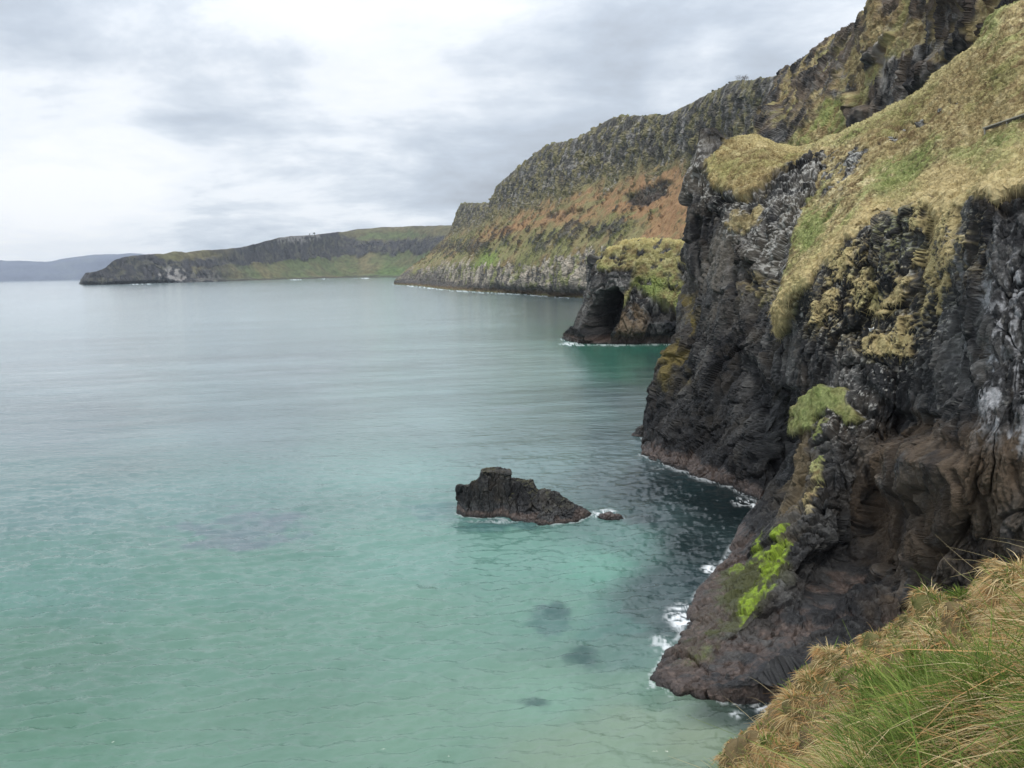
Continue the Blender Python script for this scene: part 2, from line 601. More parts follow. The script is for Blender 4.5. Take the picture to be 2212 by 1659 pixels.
# ------------------------------------------------------------------ near cliff: dark buttress and the grass slope above it
N = Sheet([
    [('z', 1730, 119, 0), (1740, 980, 119), (1760, 880, 119), (1770, 800, 118), (1760, 740, 116), (1740, 700, 113), (1715, 660, 113), (1712, 615, 116), (1722, 560, 123), (1735, 500, 132), (1745, 420, 146), (1735, 360, 156), (1714, 323, 163)],
    [(1641, 1092), (1660, 1040, 105.5), (1690, 985, 105), (1700, 880, 105), (1696, 800, 105), (1690, 720, 105.5), (1685, 668, 106), (1700, 620, 111), (1716, 560, 119), (1730, 490, 131), (1740, 410, 146), (1732, 355, 156), (1715, 323.5, 162)],
    [(1563, 1212), (1630, 1150, 90.5), (1690, 1070, 94), (1722, 920, 97), (1728, 800, 98), (1728, 700, 100), (1722, 618, 103), (1745, 575, 108), (1762, 530, 115), (1775, 470, 126), (1780, 410, 138), (1765, 350, 150), (1750, 320, 160)],
    [(1500, 1290), (1590, 1235, 80.5), (1680, 1150, 84.5), (1745, 1030, 89), (1785, 880, 92.5), (1795, 720, 95), (1776, 572, 100), (1795, 530, 105), (1812, 490, 112), (1825, 440, 121), (1830, 390, 132), (1815, 340, 145), (1790, 304, 159)],
    [(1466, 1376), (1545, 1335, 69), (1640, 1270, 73.5), (1735, 1150, 81), (1820, 980, 88), (1845, 760, 93), (1832, 518, 98), (1850, 485, 103), (1866, 445, 110), (1880, 400, 119), (1886, 350, 130), (1868, 300, 144), (1852, 277, 157)],
    [(1403, 1462), (1470, 1425, 61.3), (1590, 1355, 65.5), (1720, 1240, 75), (1850, 1050, 86), (1900, 780, 90.5), (1905, 494, 97), (1925, 455, 103), (1945, 410, 111), (1960, 350, 121), (1962, 300, 132), (1950, 250, 145), (1942, 228, 155)],
    [(1445, 1497), (1540, 1455, 59.2), (1660, 1370, 65.5), (1790, 1230, 80), (1900, 1050, 88), (1960, 800, 88.5), (1962, 460, 94.5), (1985, 425, 100), (2005, 375, 107), (2020, 315, 117), (2022, 260, 128), (2010, 210, 142), (1990, 200, 153)],
    [(1560, 1519), (1640, 1470, 57.6), (1740, 1390, 64), (1830, 1270, 80), (1945, 1060, 84), (2010, 800, 85.5), (2025, 436, 90.5), (2045, 400, 96), (2065, 350, 103), (2080, 285, 113), (2082, 220, 125), (2060, 165, 141), (2043, 151, 150)],
    [(1690, 1522), (1760, 1450, 58.5), (1830, 1370, 67), (1900, 1240, 81), (1995, 1050, 78), (2060, 800, 80), (2075, 450, 85), (2095, 405, 91), (2115, 350, 98), (2130, 275, 108), (2130, 200, 121), (2115, 130, 137), (2105, 106, 148)],
    [('z', 1900, 64, 0), (1930, 1420, 70), (1960, 1330, 76), (2000, 1220, 74), (2070, 1040, 70), (2120, 800, 72), (2130, 428, 79), (2150, 380, 85), (2170, 320, 93), (2185, 245, 104), (2185, 160, 118), (2170, 80, 135), (2165, 26, 147)],
    [('z', 2080, 65, 0), (2100, 1350, 69), (2130, 1260, 72), (2170, 1130, 69), (2210, 960, 69), (2220, 740, 71), (2215, 402, 78), (2235, 350, 85), (2255, 285, 93), (2270, 205, 104), (2275, 120, 117), (2265, 40, 134), (2255, -5, 146)],
    [('z', 2450, 64, 0), (2450, 1350, 66), (2450, 1200, 67), (2450, 1000, 66), (2450, 800, 68), (2450, 600, 70), (2450, 320, 77), (2460, 260, 83), (2470, 190, 92), (2480, 110, 102), (2480, 30, 114), (2475, -60, 130), (2470, -130, 144)],
    [('z', 2900, 62, 0), (2900, 1350, 63), (2900, 1200, 64), (2900, 1000, 64), (2900, 800, 66), (2900, 600, 68), (2900, 320, 75), (2900, 240, 81), (2900, 150, 90), (2900, 60, 100), (2900, -40, 112), (2900, -140, 128), (2900, -230, 142)],
], step=1.75, under=5.0, back=[(6, 1.0), (25, 8.0)], maxn=230)

wob = 16 * fbm(N.p / 3.0, 3, 101) + 7 * fbm(N.p / 0.9, 2, 102)
slope_m = N.poly([(1660, 700), (1687, 655), (1720, 615), (1743, 600), (1776, 572), (1812, 546), (1831, 520), (1866, 507), (1901, 495), (1908, 475), (1967, 461), (2020, 440),
                  (2045, 480), (2070, 455), (2103, 434), (2143, 427), (2212, 405), (2500, 300), (3300, 200), (3300, -600), (1600, -600), (1600, 560)], 5, wob)
wob2 = 1.5 * wob + 12 * fbm(N.p / 1.6, 3, 108)
tongue = N.poly([(2000, 430), (2085, 440), (2080, 520), (2098, 510), (2095, 545), (2050, 600), (2040, 650), (2010, 690), (1985, 712), (1967, 770), (1940, 770), (1885, 790), (1858, 765),
                 (1872, 735), (1920, 715), (1965, 690), (1995, 640), (2005, 560)], 5, wob2)
tong2 = N.poly([(1800, 545), (1850, 530), (1850, 575), (1830, 600), (1815, 650), (1785, 690), (1760, 700), (1760, 660), (1790, 610)], 5, wob2)
tong3 = N.poly([(1866, 590), (1885, 545), (1895, 600), (1925, 640), (1965, 625), (1990, 600), (1985, 650), (1935, 690), (1890, 690), (1850, 660), (1840, 615)], 5, wob2)
strip = N.poly([(1683, 700), (1690, 650), (1720, 612), (1745, 597), (1750, 612), (1725, 640), (1700, 690), (1690, 720)], 4, wob * 0.6)
ledge1 = N.poly([(1738, 860), (1782, 836), (1829, 842), (1838, 880), (1862, 905), (1832, 917), (1800, 880), (1770, 905), (1768, 930), (1715, 935), (1724, 885)], 4, wob * 0.6)
ledge2 = N.poly([(1771, 905), (1800, 910), (1790, 960), (1785, 1030), (1782, 1070), (1750, 1120), (1730, 1105), (1765, 1050), (1775, 980), (1768, 940)], 3, wob)
ledge3 = N.poly([(1665, 770), (1680, 740), (1682, 770), (1668, 800)], 4, wob * 0.4)
ledge4 = N.poly([(1822, 905), (1850, 915), (1835, 935), (1822, 925)], 4, wob * 0.4)
outcrop = np.clip(N.poly([(1775, 345), (1850, 320), (1880, 330), (1850, 380), (1800, 440), (1775, 420)], 8, wob * 1.5) * sstep(-0.15, 0.2, fbm(N.p / 2.5, 3, 55)), 0, 1)
for (ou, ov, os_) in [(1985, 272, 16), (1958, 285, 12), (1930, 305, 14), (2170, 177, 16), (2060, 225, 14), (1905, 320, 10)]:
    outcrop = np.maximum(outcrop, blob(N.uv, ou, ov, os_, os_ * 0.45, 0.6 * fbm(N.p / 1.5, 2, 77)))
holes = sstep(0.12, 0.3, fbm(N.p / 2.0, 3, 109))
tong_zone = np.clip(np.maximum.reduce([tongue, tong2, tong3, ledge2]), 0, 1)
grass = np.clip(np.maximum.reduce([slope_m, tongue * (1 - holes), tong2 * (1 - holes), tong3 * 0.9 * (1 - holes), strip, ledge1, ledge2 * 0.9, ledge3, ledge4]) - outcrop, 0, 1)
slope_only = np.clip(slope_m - outcrop, 0, 1)

# large forms of the wall: cave mouth, joints, bulges
deep = 0.9 * linemask(N.uv, [(1850, 1010), (1872, 1090), (1885, 1180), (1880, 1280)], 60)
deep += 2.5 * linemask(N.uv, [(1795, 1240), (1740, 1390), (1700, 1450)], 80)
deep += 1.8 * linemask(N.uv, [(1700, 850), (1712, 980), (1690, 1060)], 22)
deep += 0.7 * linemask(N.uv, [(1860, 830), (1930, 905), (2010, 915)], 26)
deep += 0.8 * linemask(N.uv, [(2040, 560), (2070, 760), (2080, 900)], 40)
deep += 0.4 * linemask(N.uv, [(1950, 500), (1958, 600), (1940, 640)], 22) + 0.4 * linemask(N.uv, [(1905, 510), (1900, 600)], 22)
deep += 1.5 * linemask(N.uv, [(1960, 1330), (2010, 1200), (2060, 1150)], 30)
out = 0.7 * ledge1 + 0.3 * ledge2 + 0.3 * tongue + 0.2 * tong2 + 0.2 * tong3 + 0.4 * strip
out += 2.0 * N.poly([(1900, 980), (2010, 950), (2060, 1010), (2000, 1090), (1920, 1080)], 30)
out += 0.9 * N.poly([(1905, 500), (1950, 490), (1955, 610), (1905, 640)], 20) + 0.6 * N.poly([(1840, 560), (1895, 520), (1890, 580), (1850, 640)], 10)
rel = rock_relief(N.p, 1.0, 200)
tr = turf_relief(N.p, 1.0, 201)
zf = sstep(-2, 9, N.p[:, 2])
hid = 1 - 0.5 * sstep(2290, 2500, N.uv[:, 0])
firm = np.clip(np.maximum.reduce([slope_m - outcrop, strip, ledge1, ledge3]), 0, 1)
N.push_h(-deep * (1 - firm) * hid)
N.push((rel[0] * (1 - firm) * (0.25 + 0.75 * zf) * 0.85 * (1 - 0.6 * N.poly([(1630, 1400), (1800, 1380), (1800, 1560), (1630, 1560)], 30)) + out) * hid)
N.refresh()
# on the broken rock below the edge turf only holds where the rock steps back
hold = sstep(-0.10, 0.28, N.nrm[:, 2] + 0.65 * fbm(N.p / 1.8, 3, 110) + 0.14)
zone = N.poly([(1690, 690), (1750, 600), (1900, 490), (2100, 430), (2120, 520), (2030, 700), (1980, 790), (1880, 790), (1760, 720)], 25, 2 * wob) * 0.35
grass = np.clip(np.maximum(firm, np.maximum(tong_zone, zone * sstep(0.25, 0.5, N.nrm[:, 2])) * hold) - outcrop * 0.6, 0, 1)
N.push((1.35 * tr + 0.15) * (1 - 0.75 * np.maximum(ledge1, ledge2)) * grass * hid * (0.35 + 0.65 * firm))
N.refresh()

c = rock_color(N.p, 1.0, 210, rel)
nb = fbm(N.p * np.array([1, 1, 0.5]) / 5.0, 4, 211)
ns = fbm(N.p * np.array([1, 1, 0.12]) / 1.3, 3, 212)
brown = N.poly([(1815, 925), (1960, 905), (2090, 925), (2240, 965), (2260, 1230), (2000, 1330), (1895, 1360), (1850, 1120)], 40, 60 * nb)
c = mixc(c, BROWN, brown * sstep(-0.35, 0.25, nb) * 0.85)
c = mixc(c, (0.15, 0.115, 0.082), brown * sstep(0.0, 0.4, -nb + 0.5 * ns) * 0.6)
buff = N.poly([(1700, 960), (1740, 930), (1775, 1000), (1740, 1130), (1700, 1170), (1680, 1080)], 25, 30 * nb)
c = mixc(c, (0.15, 0.115, 0.065), buff * sstep(-0.3, 0.3, nb) * 0.8)
grey = N.poly([(2060, 470), (2260, 460), (2270, 960), (2110, 950), (2050, 720)], 40, 50 * nb)
sk = fbm(N.p * np.array([1, 1, 0.55]) / 0.6, 4, 218, 0.65)
c = mixc(c, (0.19, 0.19, 0.19), grey * sstep(0.05, 0.45, nb * 0.5 + 0.5 * ns + 0.6 * sk) * 0.75)
streak = N.poly([(2080, 780), (2120, 590), (2170, 560), (2230, 620), (2250, 960), (2130, 930)], 30, 40 * nb)
c = mixc(c, (0.40, 0.40, 0.41), streak * sstep(0.0, 0.38, 0.6 * ns + 0.4 * nb + 0.6 * sk) * 0.8)
low = N.poly([(1880, 1180), (2000, 1240), (2240, 1150), (2240, 1500), (1850, 1500)], 40, 40 * nb)
c = mixc(c, (0.13, 0.13, 0.125), low * sstep(0.1, 0.5, ns) * 0.6)
foot = N.poly([(1380, 1380), (1500, 1260), (1640, 1190), (1790, 1250), (1700, 1340), (1600, 1430), (1480, 1450)], 25, 30 * nb)
c = mixc(c, (0.048, 0.040, 0.034), foot * 0.6 * sstep(-0.5, 0.2, nb))
olive = N.poly([(1560, 1240), (1690, 1170), (1700, 1260), (1600, 1330), (1480, 1430), (1440, 1420)], 22, 30 * nb)
c = mixc(c, (0.11, 0.12, 0.035), olive * 0.6)
wsp = fbm(np.stack([N.uv[:, 0] * 0.055 + N.uv[:, 1] * 0.06, N.uv[:, 1] * 0.02 - N.uv[:, 0] * 0.02, N.p[:, 2] * 0.02], 1), 4, 219)
weed = np.maximum.reduce([
    N.poly([(1678, 1160), (1700, 1150), (1706, 1180), (1690, 1230), (1662, 1275), (1620, 1320), (1592, 1335), (1600, 1300), (1640, 1262), (1660, 1225), (1655, 1200)], 7, 22 * wsp),
    N.poly([(1632, 1160), (1650, 1140), (1645, 1180), (1648, 1215), (1618, 1225), (1625, 1195)], 6, 20 * wsp),
    0.7 * N.poly([(1570, 1240), (1600, 1225), (1610, 1235), (1580, 1250)], 5, 14 * wsp),
    0.5 * N.poly([(1470, 1420), (1500, 1390), (1550, 1370), (1560, 1385), (1520, 1410), (1480, 1430)], 9, 22 * wsp)])
wd2 = fbm(N.p / 0.55, 3, 226, 0.6)
c = mixc(c, np.where((wd2 > 0.0)[:, None], np.array(WEED), np.array((0.15, 0.20, 0.03))), np.clip(weed * sstep(-0.35, 0.1, wsp + 0.2 + 0.5 * wd2), 0, 1) * 0.95)
# lichen on the brows of the rock, ochre tufts
brow = sstep(0.25, 0.75, N.nrm[:, 2]) * (1 - grass)
lz = N.poly([(1690, 690), (1760, 560), (1900, 480), (2070, 460), (2120, 450), (2110, 560), (2040, 740), (1850, 760), (1760, 740)], 40, 30 * nb)
lz = np.maximum(lz, N.poly([(1760, 880), (1880, 760), (1990, 740), (1950, 860), (1850, 960), (1800, 960)], 30, 30 * nb))
c = mixc(c, LICHEN, np.clip(lz * (sstep(0.15, 0.45, fbm(N.p * np.array([1, 1, 0.6]) / 0.55, 4, 214, 0.6) + 0.5 * brow + 0.3 * nb - 0.20)), 0, 1) * 0.7)
c = mixc(c, LICHEN, outcrop * sstep(-0.15, 0.3, fbm(N.p / 0.7, 3, 217)) * 0.75)
c = c * (1 - 0.45 * (1 - sstep(6, 20, N.p[:, 2] + 5 * nb)) * (1 - np.clip(weed + 0.7 * foot + 0.7 * brown + buff, 0, 1)))[:, None].astype(f32)      # darker towards the foot
N.gl = np.clip((1 - sstep(8, 26, N.p[:, 2])) * 0.35 * (1 - grass), 0, 1)
c = tide_marks(N, c, 215, 1.3, 3.5, 0.8 * (1 - np.clip(foot, 0, 0.8)))
tc_ = turf_color(N.p, 1.0, 220)
gpatch = np.maximum.reduce([blob(N.uv, 2130, 345, 90, 40), blob(N.uv, 1935, 390, 70, 60, 0.4 * nb), blob(N.uv, 2180, 310, 60, 25), blob(N.uv, 1760, 500, 40, 60),
                            1.0 * blob(N.uv, 1790, 862, 60, 26), 0.9 * blob(N.uv, 1745, 905, 25, 30), blob(N.uv, 1890, 650, 40, 40) * 0.7, blob(N.uv, 2130, 75, 40, 40) * 0.7])
tc_ = mixc(tc_, GREEN, 0.6 * ledge1)
tc_ = mixc(tc_, GREEN_L, gpatch * sstep(-0.3, 0.3, fbm(N.p / 1.5, 3, 221) + 0.2) * 0.85)
tc_ = mixc(tc_, GREEN, gpatch * sstep(0.1, 0.5, fbm(N.p / 1.0, 2, 222)) * 0.7)
edge_straw = np.maximum.reduce([strip, tongue, tong2, tong3, slope_m * N.poly([(1683, 700), (1690, 640), (1800, 510), (1900, 440), (2020, 370), (2230, 300), (2230, 460), (1900, 520), (1750, 640)], 20, wob)])
tc_ = mixc(tc_, (0.50, 0.405, 0.21), edge_straw * (0.75 - 0.35 * gpatch))
heath = N.poly([(1860, 260), (2000, 180), (2120, 90), (2300, 100), (2300, 270), (2130, 290), (1960, 330), (1860, 340)], 40, 50 * nb)
tc_ = mixc(tc_, (0.29, 0.225, 0.105), heath * 0.5)
tc_ = mixc(tc_, HEATH, heath * sstep(0.15, 0.5, fbm(N.p / 2.2, 4, 223)) * 0.8)
crest = linemask(N.uv, [(1700, 325), (1750, 318), (1812, 291), (1900, 250), (1990, 200), (2043, 150), (2110, 100)], 26)
tc_ = mixc(tc_, (0.52, 0.46, 0.24), crest * 0.6)
N.tint = mixc(c, tc_, grass) if False else c + (tc_ - c) * grass[:, None]
near_o = tag(N.build('sea_cliff', MAT_NEAR), 'dark basalt buttress with a turf cap, bright green weed at its foot, nearest cliff on the right', 'cliff', 'structure')

# ------------------------------------------------------------------ rocky headland (tower) that juts out behind the buttress
T = Sheet([
    [('z', 1560, 186, 0), (1555, 850, 184), (1555, 780, 184), (1555, 700, 185), (1555, 600, 186), (1555, 500, 187), (1555, 430, 187), (1555, 380, 187), (1555, 330, 187), (1558, 305, 185)],
    [('z', 1492, 168, 0), (1490, 840, 168), (1495, 760, 168), (1498, 690, 168), (1492, 600, 169), (1492, 520, 170), (1497, 440, 170), (1510, 380, 172), (1522, 320, 174), (1540, 290, 175)],
    [(1384, 982), (1404, 935, 143.5), (1430, 895, 145), (1446, 840, 148), (1462, 770, 150.5), (1482, 660, 154), (1473, 560, 155), (1475, 470, 156), (1497, 365, 158), (1514, 283, 163)],
    [(1440, 1004), (1450, 955, 136.5), (1465, 895, 139), (1484, 830, 142), (1496, 740, 146), (1505, 640, 149), (1503, 550, 151), (1512, 455, 152), (1527, 390, 155), (1542, 281, 164)],
    [(1510, 1033), (1522, 980, 127.5), (1537, 905, 131), (1548, 810, 134), (1560, 710, 137.5), (1568, 610, 140.5), (1572, 520, 143), (1582, 440, 146), (1595, 370, 152), (1576, 301, 167)],
    [(1572, 1047), (1586, 990, 121), (1600, 910, 125), (1614, 810, 128), (1626, 710, 131.5), (1634, 610, 134.5), (1642, 520, 137.5), (1654, 440, 141), (1660, 370, 149), (1620, 297, 168)],
    [(1642, 1084), (1656, 1000, 112), (1670, 905, 116), (1680, 810, 119), (1688, 710, 122), (1697, 610, 126), (1704, 520, 131), (1710, 440, 137), (1712, 385, 146), (1680, 316, 165)],
    [('z', 1745, 114, 0), (1745, 1000, 118), (1748, 905, 119.5), (1750, 810, 121), (1752, 710, 122.5), (1752, 600, 125), (1752, 530, 128.5), (1758, 460, 134), (1762, 390, 143), (1735, 322, 161)],
    [('z', 1830, 126, 0), (1830, 980, 126), (1830, 890, 126), (1830, 800, 126), (1830, 700, 126), (1830, 600, 126), (1825, 500, 129), (1835, 440, 134), (1840, 360, 146), (1800, 305, 160)],
    [('z', 1950, 150, 0), (1950, 900, 150), (1950, 800, 150), (1950, 700, 150), (1950, 600, 150), (1950, 520, 150), (1950, 450, 150), (1950, 400, 150), (1940, 340, 155), (1900, 290, 165)],
], step=1.75, under=5.0, back=[(6, 0.5), (18, 9.0), (25, 30.0)], maxn=230)
wob = 14 * fbm(T.p / 3.5, 3, 301) + 7 * fbm(T.p / 1.1, 2, 302)
g1 = T.poly([(1512, 345), (1520, 310), (1545, 300), (1577, 305), (1620, 290), (1700, 310), (1900, 260), (1900, 330), (1800, 330), (1742, 345), (1700, 362), (1662, 385), (1640, 418), (1585, 420), (1535, 402), (1520, 375)], 6, wob)
g1 = g1 * (1 - T.poly([(1500, 360), (1500, 270), (1552, 270), (1562, 310), (1535, 330), (1520, 365)], 5, wob))
g2 = T.poly([(1588, 470), (1640, 448), (1655, 462), (1625, 505), (1585, 500), (1570, 485)], 6, wob * 1.3) * 0.8
g3 = T.poly([(1600, 610), (1640, 590), (1700, 650), (1710, 690), (1660, 660), (1620, 640)], 10, wob * 2) * 0.55
g4 = T.poly([(1735, 470), (1790, 440), (1800, 540), (1745, 600), (1730, 560)], 8, wob) * 0.85
grass_t = np.clip(np.maximum.reduce([g1, g2, g3 * sstep(0, .3, fbm(T.p / 1.2, 3, 7)), g4]), 0, 1)
deep = 1.6 * linemask(T.uv, [(1660, 860), (1680, 1000)], 40) + 2.0 * linemask(T.uv, [(1494, 470), (1487, 560), (1487, 660), (1492, 720)], 13) + 1.6 * linemask(T.uv, [(1620, 755), (1612, 690)], 9) * 0
deep += 2.4 * linemask(T.uv, [(1583, 590), (1592, 640)], 9) + 2.5 * linemask(T.uv, [(1610, 800), (1640, 880), (1670, 960)], 45)
deep += 1.5 * linemask(T.uv, [(1800, 345), (1770, 400), (1765, 470), (1740, 540)], 18) + 1.2 * linemask(T.uv, [(1560, 425), (1640, 428)], 8)
out = 1.5 * T.poly([(1400, 960), (1450, 780), (1480, 740), (1485, 860), (1450, 960)], 14) + 1.0 * T.poly([(1600, 540), (1640, 540), (1650, 590), (1600, 600)], 10)
rel = rock_relief(T.p, 1.15, 310)
tr = turf_relief(T.p, 1.0, 311)
T.push(rel[0] * (1 - 0.65 * T.poly([(1490, 370), (1490, 265), (1560, 265), (1570, 320), (1530, 370)], 12)) * (1 - grass_t) * (0.35 + 0.65 * sstep(-2, 4, T.p[:, 2])) * 0.85 + (tr + 0.2) * grass_t - deep + out)
T.refresh()
c = rock_color(T.p, 1.0, 320, rel)
nb = fbm(T.p * np.array([1, 1, 0.5]) / 5.0, 4, 321)
ns = fbm(T.p * np.array([1, 1, 0.15]) / 1.4, 3, 322)
hi = sstep(14, 30, T.p[:, 2])
c = mixc(c, (0.135, 0.118, 0.094), hi * sstep(-0.3, 0.35, nb) * 0.6)  # upper face lightened in colour for the light of the sky
c = mixc(c, (0.17, 0.16, 0.15), hi * sstep(0.1, 0.5, ns) * 0.6)
brow = sstep(0.2, 0.7, T.nrm[:, 2]) * (1 - grass_t)
lz = T.poly([(1500, 300), (1570, 400), (1650, 420), (1700, 360), (1780, 340), (1870, 320), (1820, 480), (1740, 600), (1720, 690), (1660, 660), (1620, 520), (1560, 500), (1490, 420)], 25, 30 * nb)
lsp = fbm(np.stack([T.p[:, 0], T.p[:, 1], T.p[:, 2] * 0.6], 1) / 0.55, 4, 324, 0.62)
c = mixc(c, LICHEN, np.clip(lz * sstep(0.10, 0.42, lsp + 0.35 * brow + 0.35 * nb - 0.08), 0, 1) * 0.6)
och = np.maximum.reduce([T.poly([(1476, 640), (1500, 635), (1520, 660), (1500, 720), (1482, 700)], 10, wob), T.poly([(1458, 760), (1484, 740), (1486, 820), (1462, 860), (1448, 850)], 10, wob), blob(T.uv, 1495, 590, 10, 18)])
c = mixc(c, OCHRE, och * sstep(-0.25, 0.25, nb) * 0.8)
c = c * (1 - 0.45 * (1 - sstep(6, 22, T.p[:, 2] + 5 * nb)))[:, None].astype(f32)      # lower part of the tower darker
T.gl = np.clip((1 - sstep(8, 26, T.p[:, 2])) * 0.35, 0, 1)
c = tide_marks(T, c, 325, 1.6, 6.0, 1.0)
tcol = turf_color(T.p, 1.0, 330, -0.12)
tcol = mixc(tcol, (0.34, 0.265, 0.115), 0.45 * np.ones(len(T.p)))
tcol = mixc(tcol, HEATH, sstep(0.05, 0.4, fbm(T.p / 1.6, 3, 331)) * 0.65 * T.poly([(1580, 330), (1660, 330), (1690, 380), (1640, 420), (1560, 410)], 15))
tcol = mixc(tcol, GREEN, g4 * 0.6)
crest = linemask(T.uv, [(1600, 297), (1650, 303), (1690, 320), (1750, 319), (1800, 298)], 22)
tcol = mixc(tcol, (0.55, 0.47, 0.24), crest * 0.65)
T.tint = c + (tcol - c) * grass_t[:, None]
tag(T.build('rocky_headland', MAT_NEAR), 'tall dark rock tower of the headland with lichened shoulders and a straw grass top', 'cliff', 'structure')
# ------------------------------------------------------------------ upper crag beyond the grass ridge
D = Sheet([
    [(1640, 345, 360), (1645, 320, 362), (1652, 290, 364), (1660, 255, 366), (1672, 225, 370), (1690, 180, 380)],
    [(1646, 335, 325), (1650, 305, 328), (1655, 275, 332), (1662, 235, 336), (1675, 190, 342), (1692, 149, 352)],
    [(1690, 345, 285), (1692, 310, 288), (1697, 275, 293), (1704, 230, 302), (1713, 180, 315), (1727, 133, 332)],
    [(1765, 340, 262), (1768, 300, 266), (1772, 250, 272), (1778, 190, 282), (1786, 130, 298), (1804, 77, 318)],
    [(1835, 315, 248), (1838, 260, 252), (1840, 210, 257), (1842, 150, 265), (1845, 95, 278), (1852, 49, 292)],
    [(1885, 290, 240), (1880, 230, 243), (1872, 170, 246), (1864, 110, 250), (1862, 60, 256), (1864, 22, 262)],
    [(1925, 270, 235), (1918, 200, 238), (1905, 130, 241), (1890, 60, 245), (1882, 10, 250), (1884, -50, 258)],
    [(2010, 230, 222), (2005, 160, 224), (2000, 90, 228), (1995, 10, 233), (1990, -60, 240), (1990, -140, 252)],
    [(2120, 150, 205), (2115, 100, 206), (2110, 50, 208), (2105, 0, 211), (2100, -60, 216), (2100, -150, 226)],
    [(2230, 110, 190), (2225, 60, 190), (2220, 20, 191), (2215, -30, 194), (2210, -80, 199), (2210, -160, 208)],
    [(2500, 60, 172), (2500, 0, 172), (2500, -40, 172), (2500, -90, 175), (2500, -140, 180), (2500, -220, 190)],
], step=1.7, back=[(30, 0.0), (80, 4.0)], maxn=150)
wob = 14 * fbm(D.p / 8, 3, 401) + 7 * fbm(D.p / 2.5, 2, 402)
gA = D.poly([(1690, 320), (1740, 260), (1790, 215), (1835, 205), (1842, 250), (1835, 330), (1690, 345)], 8, wob)
gB = D.poly([(1640, 330), (1655, 275), (1668, 290), (1665, 330)], 6, wob * 0.6)
gn = sstep(-0.02, 0.25, fbm(D.p * np.array([1, 1, 1.5]) / 13, 4, 403) + 0.10 * D.nrm0[:, 2])
gC = gn * D.poly([(1690, 160), (1740, 130), (1855, 60), (1870, 130), (1850, 220), (1800, 210), (1740, 250), (1700, 270)], 12, wob)
gD = sstep(0.06, 0.30, fbm(D.p / 9, 4, 404)) * 0.85
gE = D.poly([(1866, 0), (1885, -40), (1900, 60), (1880, 120), (1868, 90)], 8, wob) * 0.8
grass_d = np.clip(np.maximum.reduce([gA, gB, gC * 0.95, gD, gE]), 0, 1)
dark = D.poly([(2010, -20), (2300, -60), (2300, 90), (2210, 60), (2110, 100), (2000, 200), (1960, 190), (2060, 90), (2120, 30)], 14, wob)
deep = 5.0 * D.poly([(1648, 305), (1655, 255), (1680, 225), (1690, 250), (1685, 320)], 9) + 3.0 * dark + 3.5 * linemask(D.uv, [(1842, 210), (1850, 280), (1870, 240)], 16)
deep += 2.5 * linemask(D.uv, [(1880, 130), (1900, 95), (1925, 75)], 12)
rel = rock_relief(D.p, 1.8, 410)
D.push(rel[0] * 0.65 * (1 - 0.6 * sstep(4.3, 5.0, D.rowparam)) * (1 - 0.75 * grass_d) + 1.2 * turf_relief(D.p, 1.6, 411) * grass_d - deep)
D.refresh()
c = rock_color(D.p, 1.8, 420, rel)
nb = fbm(D.p * np.array([1, 1, 0.6]) / 9, 4, 421)
c = mixc(c, (0.135, 0.105, 0.078), sstep(-0.3, 0.3, nb) * 0.85)
pale = sstep(0.0, 0.4, fbm(D.p * np.array([1, 1, 0.5]) / 2.8, 3, 422) + 0.3 * (rel[2] - 0.5))
pz = np.maximum.reduce([D.poly([(1930, 170), (1960, 165), (1990, 220), (1980, 300), (1930, 300), (1920, 220)], 20, wob), D.poly([(1995, 100), (2105, 50), (2120, 75), (2060, 160), (1990, 200)], 20, wob),
                        D.poly([(1900, 60), (1990, 40), (2000, 130), (1950, 200), (1890, 180)], 30, wob), 0.5 * D.poly([(1750, 130), (1860, 80), (1860, 200), (1780, 200)], 20, wob)])
c = mixc(c, (0.40, 0.375, 0.34), pale * (0.18 + 0.6 * pz))
c = mixc(c, BASALT_D, dark * 0.6)  # shade under the overhang painted into the crag colour
tcol = turf_color(D.p, 1.8, 430, -0.1)
tcol = mixc(tcol, (0.30, 0.225, 0.10), 0.45 * np.ones(len(D.p)))
tcol = mixc(tcol, (0.21, 0.25, 0.08), gA * 0.8 * sstep(-0.5, 0.2, fbm(D.p / 5, 3, 432)))
tcol = mixc(tcol, HEATH, sstep(0.05, 0.4, fbm(D.p / 4, 3, 431)) * 0.7)
D.tint = c + (tcol - c) * grass_d[:, None]
tag(D.build('crag', MAT_MID), 'steep brown and grey crag streaked with turf, rising beyond the grassy ridge at the top right', 'cliff', 'structure')

